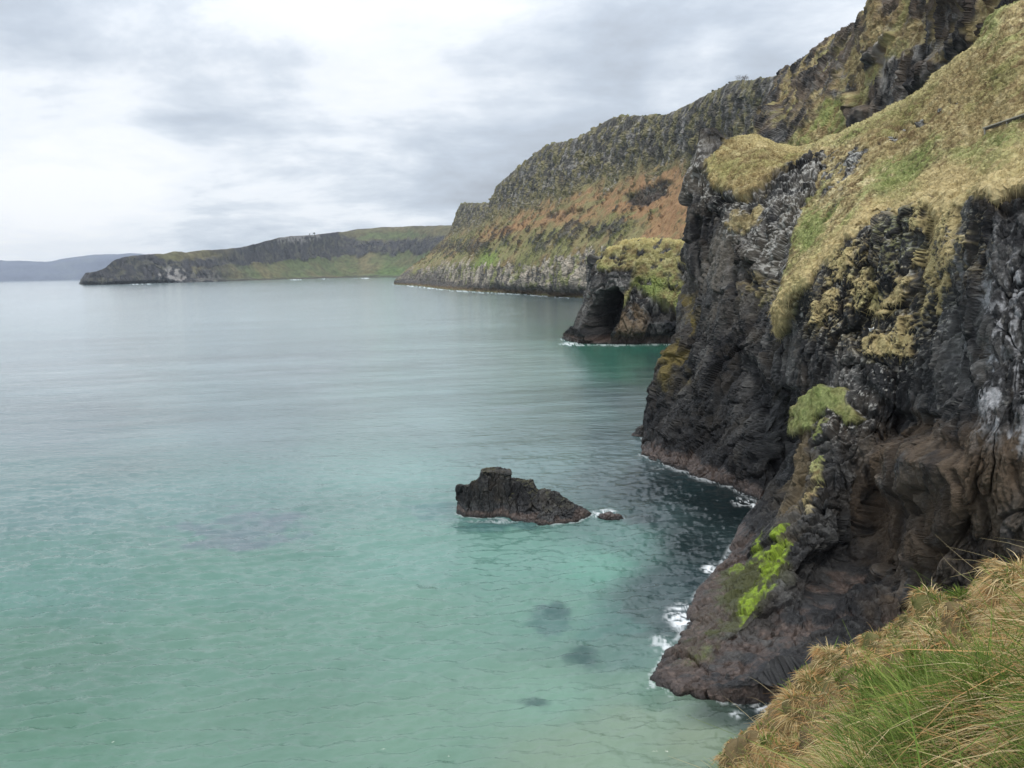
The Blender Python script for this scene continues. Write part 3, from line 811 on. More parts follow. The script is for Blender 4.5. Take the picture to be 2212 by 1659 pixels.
# ------------------------------------------------------------------ the long high cliff with rust coloured bracken slopes
E = Sheet([
    [('z', 905, 2600, 0), (905, 590, 2610), (905, 580, 2620), (925, 555, 2650), (940, 535, 2670), (960, 520, 2690), (975, 505, 2700), (990, 490, 2720)],
    [(855, 613), (860, 605, 2090), (871, 589, 2105), (905, 566, 2140), (935, 545, 2170), (960, 520, 2195), (976, 500, 2215), (981, 487, 2225)],
    [(905, 618), (907, 603, 1860), (918, 580, 1875), (942, 552, 1910), (962, 530, 1935), (980, 503, 1965), (990, 475, 1985), (996, 442, 1995)],
    [(968, 625.5), (970, 607, 1440), (976, 572, 1455), (997, 543, 1495), (1012, 520, 1520), (1032, 490, 1560), (1050, 462, 1585), (1063, 437.5, 1600)],
    [(1010, 628), (1012, 608, 1290), (1016, 572, 1303), (1030, 535, 1340), (1042, 510, 1365), (1056, 475, 1400), (1068, 440, 1420), (1074, 405, 1430)],
    [(1046, 630.5), (1048, 610, 1180), (1052, 573, 1193), (1062, 532, 1230), (1072, 505, 1255), (1088, 462, 1300), (1098, 415, 1325), (1104, 376, 1335)],
    [(1124, 634), (1125, 612, 1035), (1127, 572, 1047), (1134, 530, 1080), (1140, 500, 1105), (1152, 445, 1155), (1166, 375, 1180), (1182, 316, 1195)],
    [(1201, 640.5), (1203, 615, 905), (1204, 558, 918), (1209, 515, 950), (1213, 490, 972), (1222, 420, 1025), (1232, 360, 1048), (1243, 301, 1062)],
    [(1259, 643.5), (1261, 612, 845), (1263, 550, 858), (1268, 510, 888), (1274, 480, 908), (1286, 400, 962), (1298, 330, 985), (1314, 260, 1000)],
    [(1340, 656), (1340, 620, 745), (1341, 540, 757), (1347, 500, 783), (1352, 470, 802), (1362, 375, 862), (1368, 305, 882), (1374, 251, 895)],
    [(1440, 668), (1440, 630, 650), (1441, 540, 661), (1444, 500, 683), (1446, 465, 700), (1449, 360, 755), (1450, 300, 772), (1452, 244.5, 784)],
    [('z', 1560, 545, 0), (1560, 640, 550), (1560, 520, 560), (1560, 480, 577), (1560, 440, 592), (1560, 340, 640), (1560, 260, 655), (1560, 190, 668)],
    [('z', 1650, 480, 0), (1650, 640, 482), (1650, 510, 490), (1650, 450, 505), (1650, 400, 518), (1650, 310, 560), (1650, 240, 573), (1650, 170, 585)],
    [('z', 1740, 425, 0), (1740, 640, 430), (1740, 500, 440), (1740, 430, 455), (1740, 360, 468), (1740, 280, 500), (1740, 210, 513), (1740, 152, 525)],
], step=1.6, under=12, back=[(60, 2.0), (300, 10.0)], maxn=120)
wob = 12 * fbm(E.p / 30, 3, 501) + 7 * fbm(E.p / 8, 3, 502)
rp = E.rowparam                       # row 1 = waterline, 2 = platform, 3 = top of pale cliff, 6 = foot of upper crag, 8 = skyline
nA = fbm(E.p / 45, 4, 503); nB = fbm(E.p / 14, 4, 504); nC = fbm(E.p / 6, 3, 505)
uu, vv = E.uv[:, 0], E.uv[:, 1]
upper = sstep(5.6, 6.3, rp + 0.6 * nA + 0.8 * nB + 0.4 * nC) * (rp < 8.05)
pale_c = (1 - sstep(2.75, 3.15, rp + 0.9 * nB + 0.5 * nA + 0.4 * nC)) * sstep(0.9, 1.3, rp)
mid = np.maximum.reduce([E.poly([(1075, 500), (1098, 486), (1122, 505), (1112, 535), (1085, 530)], 6, wob),
                         E.poly([(930, 525), (1000, 520), (1060, 522), (1070, 545), (1010, 552), (935, 545)], 6, wob * 1.4),
                         E.poly([(1145, 525), (1200, 495), (1260, 480), (1345, 478), (1345, 503), (1260, 515), (1225, 535), (1160, 548)], 6, wob * 1.5),
                         E.poly([(1320, 470), (1400, 480), (1400, 505), (1340, 500)], 6, wob) * 0.6])
mid = mid * sstep(-0.2, 0.15, nB + 0.3 * nC) * 0.85
mid = np.maximum(mid, 0.8 * sstep(0.20, 0.42, 0.7 * nB + 0.5 * nC + 0.25 * nA) * sstep(3.0, 3.6, rp) * (1 - sstep(1400, 1460, uu)))
rockfan = np.maximum(E.poly([(1350, 420), (1440, 385), (1452, 395), (1440, 425), (1400, 445), (1350, 440)], 5, wob * 0.8), E.poly([(1180, 465), (1240, 445), (1260, 455), (1200, 475)], 5, wob) * 0.8)
rock_e = np.clip(np.maximum.reduce([upper, pale_c, mid, rockfan * 0.9]), 0, 1)
rel = rock_relief(E.p * np.array([1, 1, 3.2]), 5.0, 510)
fine = rock_relief(E.p * np.array([1, 1, 3.2]), 2.4, 515)
gully = ridged(np.stack([uu * 0.03 + vv * 0.012, vv * 0.004, vv * 0], 1), 3, 511)
edge_ = 1 - 0.75 * sstep(7.2, 7.95, rp)
led = ridged(np.stack([E.p[:, 0] / 45, E.p[:, 1] / 45, E.p[:, 2] / 13], 1), 3, 518)
E.push((rel[0] * 0.22 + fine[0] * 0.5 + 2.0 * fbm(E.p / 18, 3, 517) + 2.2 * led) * rock_e * edge_ + (1 - rock_e) * (1.6 * fbm(E.p / 10, 4, 512) + 1.0 * gully) + 3.0 * mid + 1.5 * upper * sstep(5.9, 6.6, rp) * edge_ - 3.0 * rockfan)
E.refresh()
c = rock_color(E.p, 4.5, 520, rel)
up_mix = sstep(-0.05, 0.3, nB + 0.35 * nC + 0.25 * sstep(0.3, 0.8, E.nrm[:, 2]))
c = mixc(c, (0.085, 0.078, 0.066), upper * 0.6)
c = mixc(c, (0.180, 0.160, 0.085), upper * np.clip(sstep(-0.12, 0.25, nB + 0.45 * nC + 0.3 * nA), 0, 1) * 0.85)
c = mixc(c, (0.045, 0.043, 0.042), upper * sstep(0.1, 0.4, fine[1] + 0.8 * fbm(E.p / 5, 3, 527)) * 0.5)
c = mixc(c, (0.26, 0.245, 0.23), upper * sstep(0.15, 0.5, fbm(E.p * np.array([1, 1, 0.35]) / 7, 3, 521)) * 0.7)
pn = fbm(E.p * np.array([1, 1, 0.25]) / 9, 4, 522)
pcol = np.tile(np.array((0.36, 0.315, 0.255), f32), (len(E.p), 1))
pcol = mixc(pcol, (0.50, 0.44, 0.36), sstep(0.1, 0.5, pn) * 0.8)
pcol = mixc(pcol, (0.10, 0.095, 0.09), sstep(-0.08, 0.25, -pn + 0.5 * nB) * 0.9)
pcol = mixc(pcol, (0.24, 0.25, 0.10), sstep(0.12, 0.4, fbm(E.p / 16, 3, 523)) * 0.75)
pcol = mixc(pcol, (0.06, 0.058, 0.058), (1 - sstep(1.6, 2.1, rp + 0.4 * nB)) * 0.85)
pcol = mixc(pcol, (0.10, 0.095, 0.095), E.poly([(850, 620), (870, 580), (960, 590), (960, 630)], 10, wob) * 0.6)
c = c + (pcol - c) * pale_c[:, None]
c = mixc(c, (0.13, 0.095, 0.06), (1 - sstep(3.5, 6.0, E.p[:, 2] + 2 * nB)) * 0.8)
sn_ = fbm(np.stack([uu * 0.05 + vv * 0.085, uu * 0.018 - vv * 0.010, vv * 0.0], 1), 4, 528)
tcol = np.tile(np.array((0.225, 0.195, 0.095), f32), (len(E.p), 1))
tcol = mixc(tcol, (0.175, 0.185, 0.070), sstep(-0.1, 0.35, nA + 0.3 * nB) * 0.75)
tcol = mixc(tcol, (0.27, 0.255, 0.125), sstep(0.1, 0.5, sn_ + 0.4 * nC) * 0.6)
tcol = mixc(tcol, (0.22, 0.155, 0.08), sstep(0.0, 0.4, -nA + 0.6 * nB) * 0.75)
sn = fbm(np.stack([uu * 0.028 + vv * 0.050, uu * 0.012 - vv * 0.006, vv * 0.0], 1), 4, 524)   # bracken grows in bands down the fall line
org = E.poly([(1030, 520), (1060, 495), (1123, 462), (1201, 432), (1317, 400), (1395, 374), (1505, 345), (1560, 400), (1530, 620), (1449, 530), (1380, 520), (1400, 480), (1317, 470), (1240, 478), (1162, 492), (1104, 510)], 14, wob * 1.2)
org = org * sstep(-0.30, 0.22, sn + 0.25 * nB + 0.15 * nC + 0.22 * sstep(1350, 1450, uu) + 0.08)
tcol = mixc(tcol, (0.34, 0.20, 0.105), org * 0.85)
tcol = mixc(tcol, (0.25, 0.135, 0.075), org * sstep(0.0, 0.4, nC) * 0.5)
tcol = mixc(tcol, (0.20, 0.29, 0.07), E.poly([(1010, 580), (1050, 545), (1080, 545), (1060, 580)], 10, wob) * 0.7)
bush = sstep(0.28, 0.42, fbm(E.p / 4.5, 2, 525)) * sstep(0.0, 0.3, nA + 0.2)
tcol = mixc(tcol, (0.07, 0.06, 0.035), bush * 0.8)
c_ = c + (tcol - c) * (1 - rock_e)[:, None]
top = (rp >= 7.93)
c_ = mixc(c_, (0.13, 0.14, 0.06), top * 0.8)
E.tint = c_ * (1 + 0.25 * upper)[:, None].astype(f32)
tag(E.build('long_sea_cliff', MAT_MID), 'long high sea cliff with rust coloured bracken slopes and pale rock along its foot', 'cliff', 'structure')

# ------------------------------------------------------------------ headland with the sea cave
A = Sheet([
    [('z', 1330, 430, 0), (1325, 690, 430), (1320, 650, 430), (1320, 600, 430), (1325, 565, 430), (1350, 540, 430)],
    [('z', 1262, 378, 0), (1258, 700, 378), (1268, 665, 378), (1276, 615, 378), (1282, 580, 378), (1300, 550, 378)],
    [(1213, 731), (1238, 702, 349.5), (1253, 672, 350.5), (1267, 625, 352), (1272, 590, 353.5), (1282, 563, 356)],
    [(1245, 741), (1258, 715, 339), (1272, 682, 341), (1285, 630, 344), (1297, 580, 348), (1316, 538, 358)],
    [(1300, 743), (1302, 715, 335), (1308, 680, 338), (1318, 630, 342), (1330, 580, 347), (1356, 523, 362)],
    [(1370, 743), (1370, 715, 333), (1372, 680, 337), (1376, 630, 344), (1382, 580, 350), (1400, 520, 363)],
    [(1425, 742.5), (1425, 715, 332), (1425, 680, 336), (1427, 630, 342), (1430, 580, 348), (1440, 522, 362)],
    [(1480, 742), (1480, 715, 330), (1480, 680, 334), (1480, 630, 339), (1482, 580, 345), (1485, 517, 360)],
    [('z', 1560, 322, 0), (1560, 715, 326), (1560, 680, 330), (1560, 630, 335), (1560, 580, 341), (1560, 512, 356)],
    [('z', 1700, 330, 0), (1700, 715, 334), (1700, 680, 338), (1700, 630, 343), (1700, 580, 350), (1700, 512, 362)],
], step=1.4, under=8, back=[(14, 0.5), (40, 6.0), (60, 50.0)], maxn=110)
wob = 8 * fbm(A.p / 8, 3, 601) + 4 * fbm(A.p / 2.5, 2, 602)
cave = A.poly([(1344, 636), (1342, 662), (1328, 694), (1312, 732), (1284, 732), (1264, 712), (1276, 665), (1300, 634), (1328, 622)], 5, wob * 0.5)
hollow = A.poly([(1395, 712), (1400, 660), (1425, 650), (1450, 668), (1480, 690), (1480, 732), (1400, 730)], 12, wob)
rim = A.poly([(1277, 600), (1310, 585), (1356, 590), (1372, 570), (1380, 600), (1340, 640), (1300, 640), (1280, 640)], 6, wob)
green_a = A.poly([(1282, 566), (1316, 534), (1358, 516), (1500, 505), (1700, 500), (1700, 560), (1470, 575), (1450, 640), (1400, 640), (1372, 620), (1345, 665), (1340, 640), (1372, 598), (1372, 575), (1330, 580), (1290, 580)], 6, wob)
green_a = np.maximum(green_a, A.poly([(1400, 640), (1450, 600), (1480, 610), (1480, 690), (1440, 650)], 8, wob)) * (1 - cave)
green_a = np.clip(green_a * sstep(-0.4, 0.0, fbm(A.p / 4, 3, 603) + 0.12), 0, 1)
rel = rock_relief(A.p, 1.9, 610)
A.push(rel[0] * (1 - 0.6 * green_a) * (0.4 + 0.6 * sstep(-2, 6, A.p[:, 2])) * 0.8 + 1.2 * turf_relief(A.p, 1.8, 611) * green_a - 5.0 * hollow + 1.5 * rim)
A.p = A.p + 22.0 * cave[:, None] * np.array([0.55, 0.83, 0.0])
A.refresh()
c = rock_color(A.p, 1.8, 620, rel)
nb = fbm(A.p / 6, 4, 621)
c = mixc(c, BASALT_D, np.maximum(cave, 0.5 * hollow) * 0.7)  # cave and hollow shade painted into the rock colour
c = mixc(c, (0.085, 0.08, 0.075), A.poly([(1225, 725), (1262, 640), (1285, 570), (1330, 580), (1300, 625), (1283, 660), (1270, 700), (1262, 730)], 8, wob) * sstep(-0.3, 0.3, nb) * 0.7)
brn = A.poly([(1308, 735), (1345, 668), (1372, 640), (1395, 660), (1392, 735)], 8, wob)
c = mixc(c, (0.17, 0.125, 0.08), brn * sstep(-0.4, 0.2, nb) * 0.8)
c = mixc(c, (0.30, 0.29, 0.27), (1 - green_a) * (1 - cave) * sstep(0.18, 0.45, fbm(A.p * np.array([1, 1, .4]) / 2.2, 3, 622)) * sstep(8, 16, A.p[:, 2]) * 0.65)
c = tide_marks(A, c, 625, 3.0, 8.0, 0.7)
tcol = turf_color(A.p, 2.0, 630, 0.05)
tcol = mixc(tcol, (0.215, 0.215, 0.08), 0.6 * np.ones(len(A.p)))
tcol = mixc(tcol, HEATH, sstep(0.0, 0.35, fbm(A.p / 3.5, 3, 631)) * 0.6)
tcol = mixc(tcol, (0.17, 0.24, 0.06), A.poly([(1345, 665), (1372, 600), (1440, 600), (1420, 640), (1372, 640)], 12, wob) * 0.55)
tcol = mixc(tcol, (0.50, 0.42, 0.18), linemask(A.uv, [(1282, 564), (1316, 538), (1356, 522), (1400, 520), (1485, 517)], 12) * 0.7)
A.tint = c + (tcol - c) * green_a[:, None]
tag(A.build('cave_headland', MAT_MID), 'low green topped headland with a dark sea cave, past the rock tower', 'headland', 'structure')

# ------------------------------------------------------------------ far headland across the bay
F = Sheet([
    [(160, 640, 4600), (175, 612, 4700), (190, 600, 4750), (200, 597, 4780), (210, 594, 4800), (225, 590, 4800)],
    [(184, 614.7), (186, 606, 3800), (187, 600, 3810), (189, 596, 3815), (191, 593, 3820), (193, 589.5, 3825)],
    [(207, 614), (208, 608, 3820), (210, 603, 3830), (213, 598, 3840), (216, 593, 3850), (221, 583, 3870)],
    [(245, 613.5), (245, 607, 3850), (246, 598, 3860), (247, 587, 3880), (248, 573, 3895), (250, 560.5, 3910)],
    [(335, 611.5), (335, 604, 3960), (336, 592, 3975), (337, 580, 3990), (338, 566, 4010), (339, 546.5, 4060)],
    [(415, 610), (415, 602, 4080), (416, 590, 4095), (417, 580, 4120), (418, 565, 4160), (419, 541.3, 4240)],
    [(500, 607.5), (500, 600, 4350), (502, 591, 4370), (504, 575, 4430), (506, 558, 4470), (508, 535.5, 4520)],
    [(600, 604), (600, 598, 4700), (603, 590, 4740), (606, 568, 4850), (609, 545, 4900), (612, 512, 4940)],
    [(675, 602), (675, 596, 4950), (678, 588, 5000), (681, 562, 5120), (684, 540, 5170), (687, 506, 5210)],
    [(755, 600), (755, 594, 5200), (757, 584, 5250), (759, 556, 5380), (761, 530, 5430), (763, 496, 5560)],
    [(850, 599.5), (850, 593, 5150), (851, 582, 5200), (852, 552, 5330), (853, 523, 5380), (854, 489, 5560)],
    [(930, 600), (930, 592, 4800), (932, 580, 4850), (934, 550, 4980), (936, 520, 5030), (938, 487, 5200)],
    [(1100, 605), (1100, 592, 4300), (1100, 580, 4350), (1100, 550, 4480), (1100, 520, 4530), (1100, 484, 4700)],
], step=1.1, under=25, back=[(300, 4.0), (700, 30.0)], maxn=110)
uu, vv, rp = F.uv[:, 0], F.uv[:, 1], F.rowparam
nA = fbm(F.p / 160, 4, 701); nB = fbm(F.p / 50, 4, 702); nC = fbm(F.p / 22, 3, 703)
fan = np.abs(((uu + 18 * nA + (vv - 560) * 0.35) / 62.0) % 1.0 - 0.5) * 2      # scree fans
grassline = 4.0 + 0.35 * fan + 0.25 * nB
rock_f = sstep(-0.12, 0.12, rp - grassline) * (1 - sstep(5.0, 5.35, rp - 0.5 * sstep(600, 750, uu) * 0 + 0.2 * nB) * sstep(320, 345, uu) * (1 - sstep(470, 520, uu)))
crest_f = F.poly([(735, 498), (850, 487), (1000, 484), (1000, 505), (900, 514), (830, 520), (770, 517), (735, 506)], 5, 6 * nB)
rock_f = np.clip(rock_f - crest_f, 0, 1)
left = 1 - sstep(430, 560, uu + 40 * nA)
rock_f = np.maximum(rock_f, left * (1 - F.poly([(325, 552), (345, 540), (460, 538), (480, 552), (420, 565), (360, 560)], 4, 8 * nB)) * sstep(-0.45, 0.05, 0.35 - nA + 0.3 * nB - 0.5 * F.poly([(215, 590), (250, 565), (290, 575), (270, 600)], 8)))
rel = rock_relief(F.p, 18, 710)
F.push(rel[0] * 0.32 * rock_f * (1 - 0.7 * sstep(5.2, 6, rp)) + 5.0 * fbm(F.p / 60, 4, 711) * (1 - rock_f) - 14 * (1 - fan) * sstep(2.2, 3.5, rp) * (1 - rock_f) * 0.4)
F.refresh()
c = np.tile(np.array((0.065, 0.062, 0.066), f32), (len(F.p), 1))
c = mixc(c, (0.115, 0.11, 0.085), sstep(-0.05, 0.35, nB + 0.4 * nC) * 0.8)
c = mixc(c, (0.035, 0.034, 0.040), sstep(0.0, 0.4, -nC + 0.3 * nB) * 0.7)
pl = np.maximum.reduce([F.poly([(350, 608), (345, 590), (365, 578), (395, 580), (400, 606)], 5, 7 * nC), F.poly([(600, 520), (610, 508), (690, 505), (690, 512), (640, 524)], 5, 8 * nC) * 0.8, F.poly([(515, 604), (520, 590), (545, 595), (550, 602)], 5, 6 * nC) * 0.6,
                        F.poly([(410, 606), (415, 590), (470, 588), (475, 605)], 5, 8 * nC) * 0.35])
c = mixc(c, (0.34, 0.32, 0.30), pl * sstep(-0.15, 0.3, nC + 0.1) * 0.85)
tcol = np.tile(np.array((0.150, 0.155, 0.075), f32), (len(F.p), 1))
tcol = mixc(tcol, (0.225, 0.180, 0.095), sstep(-0.05, 0.35, nA) * 0.6)
tcol = mixc(tcol, (0.115, 0.15, 0.062), sstep(0.0, 0.4, -nA + 0.4 * nB) * 0.7)
tcol = mixc(tcol, (0.12, 0.19, 0.06), F.poly([(800, 598), (830, 570), (900, 580), (900, 600)], 10, 8 * nB) * 0.7)
tcol = mixc(tcol, (0.145, 0.125, 0.070), (rp > 4.7) * 0.75)
tcol = mixc(tcol, (0.115, 0.15, 0.065), F.poly([(770, 516), (800, 500), (880, 500), (930, 508), (860, 516)], 4, 6 * nB) * 0.8)
tcol = mixc(tcol, (0.06, 0.055, 0.05), (1 - sstep(1.15, 1.9, rp + 0.8 * nB)) * 0.8)
c = mixc(c, (0.03, 0.03, 0.033), (1 - sstep(1.0, 1.6, rp + 0.4 * nB)) * 0.8)
tcol = tcol * (0.80 + 0.45 * np.clip(nC + 0.5 * nB, -0.6, 0.6))[:, None].astype(f32)
F.tint = c + (tcol - c) * (1 - rock_f)[:, None]
tag(F.build('far_headland', MAT_FAR), 'far dark headland across the bay with green scree fans below its crags', 'headland', 'structure')

# ------------------------------------------------------------------ blue hills on the horizon
gs = [(-700, 560), (-500, 548), (-300, 556), (-150, 562), (0, 564), (55, 565), (95, 566), (138, 559), (184, 552), (230, 549), (276, 548), (340, 553), (420, 562), (520, 575), (600, 585)]
G = Sheet([[(u, v0 + 25, 13600), (u, v0 + 14, 13700), (u, (v0 + v) / 2 + 5, 13850), (u, v + 6, 14000), (u, v, 14300)] for u, v in gs for v0 in [604.0 - 0.019 * u]],
          step=1.6, back=[(400, 5.0), (800, 80.0)], maxn=60)
G.push(25 * fbm(G.p / 500, 4, 801))
G.refresh()
gn_ = fbm(G.p * np.array([1, 1, 3.0]) / 420, 4, 802)
c = np.tile(np.array((0.155, 0.175, 0.235), f32), (len(G.p), 1))  # blue of the hazy air painted into the hills' tint
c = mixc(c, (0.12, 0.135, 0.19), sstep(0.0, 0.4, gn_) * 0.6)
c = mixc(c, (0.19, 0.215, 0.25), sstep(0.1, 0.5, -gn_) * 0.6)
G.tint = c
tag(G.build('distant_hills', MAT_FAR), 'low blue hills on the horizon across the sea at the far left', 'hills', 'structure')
# ------------------------------------------------------------------ sea
SEA_POINTS = [  # picture point where the water is seen, colour of the water body there, cliff shade included in the inlet
    (100, 640, (0.30, 0.42, 0.45)), (600, 640, (0.30, 0.43, 0.45)), (1000, 660, (0.26, 0.42, 0.42)), (1230, 660, (0.10, 0.17, 0.19)),
    (100, 760, (0.22, 0.33, 0.35)), (600, 760, (0.24, 0.37, 0.39)), (1000, 760, (0.25, 0.44, 0.42)), (1190, 790, (0.24, 0.47, 0.43)),
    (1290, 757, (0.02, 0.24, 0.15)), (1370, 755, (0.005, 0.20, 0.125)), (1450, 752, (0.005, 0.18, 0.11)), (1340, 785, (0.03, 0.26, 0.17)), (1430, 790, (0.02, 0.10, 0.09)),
    (100, 900, (0.15, 0.27, 0.29)), (500, 900, (0.17, 0.32, 0.33)), (900, 880, (0.21, 0.41, 0.39)), (1250, 900, (0.17, 0.35, 0.33)), (1390, 870, (0.12, 0.24, 0.25)),
    (100, 1060, (0.12, 0.32, 0.30)), (500, 1050, (0.13, 0.36, 0.33)), (850, 1030, (0.17, 0.43, 0.38)), (1200, 990, (0.16, 0.35, 0.33)), (1330, 1020, (0.12, 0.24, 0.24)), (1350, 960, (0.10, 0.22, 0.23)),
    (1450, 1060, (0.012, 0.045, 0.052)), (1540, 1080, (0.008, 0.030, 0.034)), (1600, 1100, (0.008, 0.026, 0.03)), (1420, 1110, (0.05, 0.12, 0.125)), (1500, 1180, (0.02, 0.055, 0.06)), (1400, 1030, (0.05, 0.11, 0.12)),  # dark inlet: cliff shade painted in with the deep rocky bottom
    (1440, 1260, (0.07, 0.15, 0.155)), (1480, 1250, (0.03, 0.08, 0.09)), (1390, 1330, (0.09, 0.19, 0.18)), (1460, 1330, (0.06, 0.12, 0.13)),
    (100, 1250, (0.10, 0.34, 0.27)), (500, 1250, (0.12, 0.37, 0.28)), (900, 1200, (0.15, 0.43, 0.34)), (1100, 1200, (0.14, 0.45, 0.34)), (1280, 1220, (0.13, 0.50, 0.36)), (1340, 1160, (0.12, 0.36, 0.30)),
    (100, 1450, (0.12, 0.35, 0.24)), (500, 1400, (0.14, 0.38, 0.27)), (900, 1350, (0.16, 0.43, 0.31)), (1200, 1320, (0.16, 0.45, 0.33)), (1360, 1420, (0.13, 0.32, 0.26)),
    (100, 1620, (0.11, 0.33, 0.21)), (500, 1600, (0.15, 0.38, 0.26)), (900, 1600, (0.17, 0.40, 0.27)), (1200, 1500, (0.19, 0.45, 0.31)), (1400, 1560, (0.27, 0.44, 0.28)),
    (1300, 1640, (0.25, 0.43, 0.27)), (1520, 1590, (0.26, 0.38, 0.22)), (1450, 1510, (0.19, 0.33, 0.22)), (1560, 1545, (0.06, 0.11, 0.08)), (1640, 1540, (0.03, 0.05, 0.05)), (1380, 1490, (0.20, 0.42, 0.29)),
]
az = np.concatenate([np.linspace(-64, -35, 40)[:-1], np.arange(-35, 35, 0.075), np.linspace(35, 64, 40)])
dep = np.concatenate([np.array([0.1085, 0.115, 0.125, 0.14, 0.16, 0.19, 0.22, 0.26, 0.3, 0.35]), np.arange(0.4, 35.5, 0.075), np.linspace(35.6, 62, 20)])
AZ, DP = np.meshgrid(np.radians(az), np.radians(dep), indexing='ij')
R_ = CAM_H / np.tan(DP)
sp = np.stack([R_ * np.sin(AZ), R_ * np.cos(AZ), np.zeros_like(R_)], -1).reshape(-1, 3)
rng_ = R_.reshape(-1)
suv = project(sp)
wu = suv + 0
snz = fbm(sp * np.array([1, .4, 1]) / 14.0, 4, 901)
wx = sp[:, 0] * 0.97 + sp[:, 1] * 0.24; wy = -sp[:, 0] * 0.24 + sp[:, 1] * 0.97
col_acc = np.zeros((len(sp), 3), f32); wsum = np.zeros(len(sp), f32)
duv = np.stack([(suv[:, 0] + 40 * snz), (suv[:, 1] + 18 * snz) * 1.9], 1)
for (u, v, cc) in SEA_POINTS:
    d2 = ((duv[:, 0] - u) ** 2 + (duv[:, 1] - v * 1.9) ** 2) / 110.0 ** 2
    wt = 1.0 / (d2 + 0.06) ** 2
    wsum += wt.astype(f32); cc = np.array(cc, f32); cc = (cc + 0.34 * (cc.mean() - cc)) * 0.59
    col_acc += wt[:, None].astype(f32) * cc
stint = col_acc / wsum[:, None] * (1 + 0.55 * sstep(150, 600, rng_))[:, None].astype(f32)  # far water lightened in its colour, in place of sky reflection
# long lighter and darker bands, patches of weed and sunk rock on the sand
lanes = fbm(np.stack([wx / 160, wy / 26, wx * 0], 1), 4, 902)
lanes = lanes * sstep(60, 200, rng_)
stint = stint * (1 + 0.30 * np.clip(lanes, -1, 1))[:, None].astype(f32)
patch = fbm(sp / 30, 4, 903) * (1 - sstep(150, 500, rng_))
stint = stint * (1 + 0.22 * patch)[:, None].astype(f32)
sn2 = fbm(sp / 3.5, 4, 904)
for (u, v, ru, rv, cc, k) in [(1205, 1340, 60, 36, (0.10, 0.20, 0.185), .85), (1215, 1318, 38, 20, (0.055, 0.12, 0.12), .6), (1300, 1345, 90, 55, (0.12, 0.25, 0.22), .6), (1255, 1420, 42, 22, (0.055, 0.115, 0.11), .85), (1163, 1520, 38, 18, (0.06, 0.13, 0.115), .85),
                              (540, 1150, 150, 42, (0.16, 0.22, 0.25), .75), (470, 1175, 90, 22, (0.15, 0.20, 0.23), .5), (600, 1120, 50, 20, (0.16, 0.2, 0.24), .4),
                              (940, 1110, 60, 24, (0.13, 0.24, 0.25), .6), (1080, 1135, 120, 18, (0.05, 0.13, 0.14), .6), (1380, 1122, 45, 14, (0.11, 0.13, 0.14), .5), (1100, 885, 50, 9, (0.25, 0.33, 0.36), .4), (1430, 1490, 60, 40, (0.09, 0.20, 0.14), .5)]:
    stint = mixc(stint, np.array(cc) * 0.7, k * blob(suv, u, v, ru, rv, 0.9 * sn2))
foam = np.zeros(len(sp), f32)
fn = ridged(sp / 0.9 + 0.5 * fbm(sp / 1.5, 2, 912)[:, None], 3, 905); fn2 = fbm(sp / 2.5, 3, 906)
fden = sstep(0.42, 0.80, fn + 0.45 * fn2)
for (u, v, ru, rv, k) in [(1478, 1335, 46, 34, 1.0), (1500, 1320, 16, 24, 1.0), (1535, 1228, 26, 12, 1.0), (1605, 1085, 28, 12, .85), (1625, 1093, 14, 7, 1.0), (1305, 1108, 28, 7, 1.0), (1283, 1116, 12, 5, 1.0), (1395, 945, 14, 9, .8), (1440, 1400, 14, 26, .8), (1428, 1390, 30, 20, .5),
                          (1245, 743, 40, 5, .9), (1330, 746, 60, 3, .6), (1420, 744, 50, 2.5, .5), (1175, 638, 22, 2.5, 1.0), (1240, 641.5, 26, 2, .9), (1655, 1530, 36, 14, .9), (1590, 1548, 16, 8, .6), (1405, 1480, 12, 14, .5), (1060, 1128, 60, 5, .35), (1440, 1010, 40, 6, .35),
                          (700, 602, 16, 1.2, .8), (640, 604, 20, 1.0, .6), (780, 601, 22, 1.0, .7), (300, 614, 40, 1.0, .5), (850, 613.5, 8, 1.5, .8), (1000, 629, 30, 1.2, .5)]:
    foam = np.maximum(foam, k * blob(suv, u, v, ru, rv, 0.3 * fn2) * (fden if rv > 3 else sstep(-0.2, 0.3, fn2)))
coast = [[(1384, 983), (1440, 1005), (1510, 1034), (1572, 1048), (1642, 1086), (1610, 1135), (1563, 1213), (1500, 1290), (1466, 1376), (1403, 1462), (1445, 1498), (1560, 1520), (1690, 1524)],
         [(984, 1109), (1010, 1118), (1072, 1121), (1142, 1133), (1190, 1137), (1238, 1131), (1284, 1112), (1318, 1125), (1348, 1122)], [(1213, 733), (1245, 743), (1300, 745), (1480, 744)], [(855, 614), (968, 627), (1046, 632), (1124, 635.5), (1201, 642), (1259, 645)]]
wash = np.zeros(len(sp))
for k_, cst in enumerate(coast):
    wash = np.maximum(wash, linemask(suv, cst, [9, 3, 4, 3][k_]))
fn3 = ridged(sp / 0.55 + fbm(sp / 2.0, 2, 914)[:, None], 2, 913)
foam = np.maximum(foam, 0.42 * wash * sstep(0.35, 0.85, fn3 + 1.1 * fbm(sp / 5.0, 2, 915)))
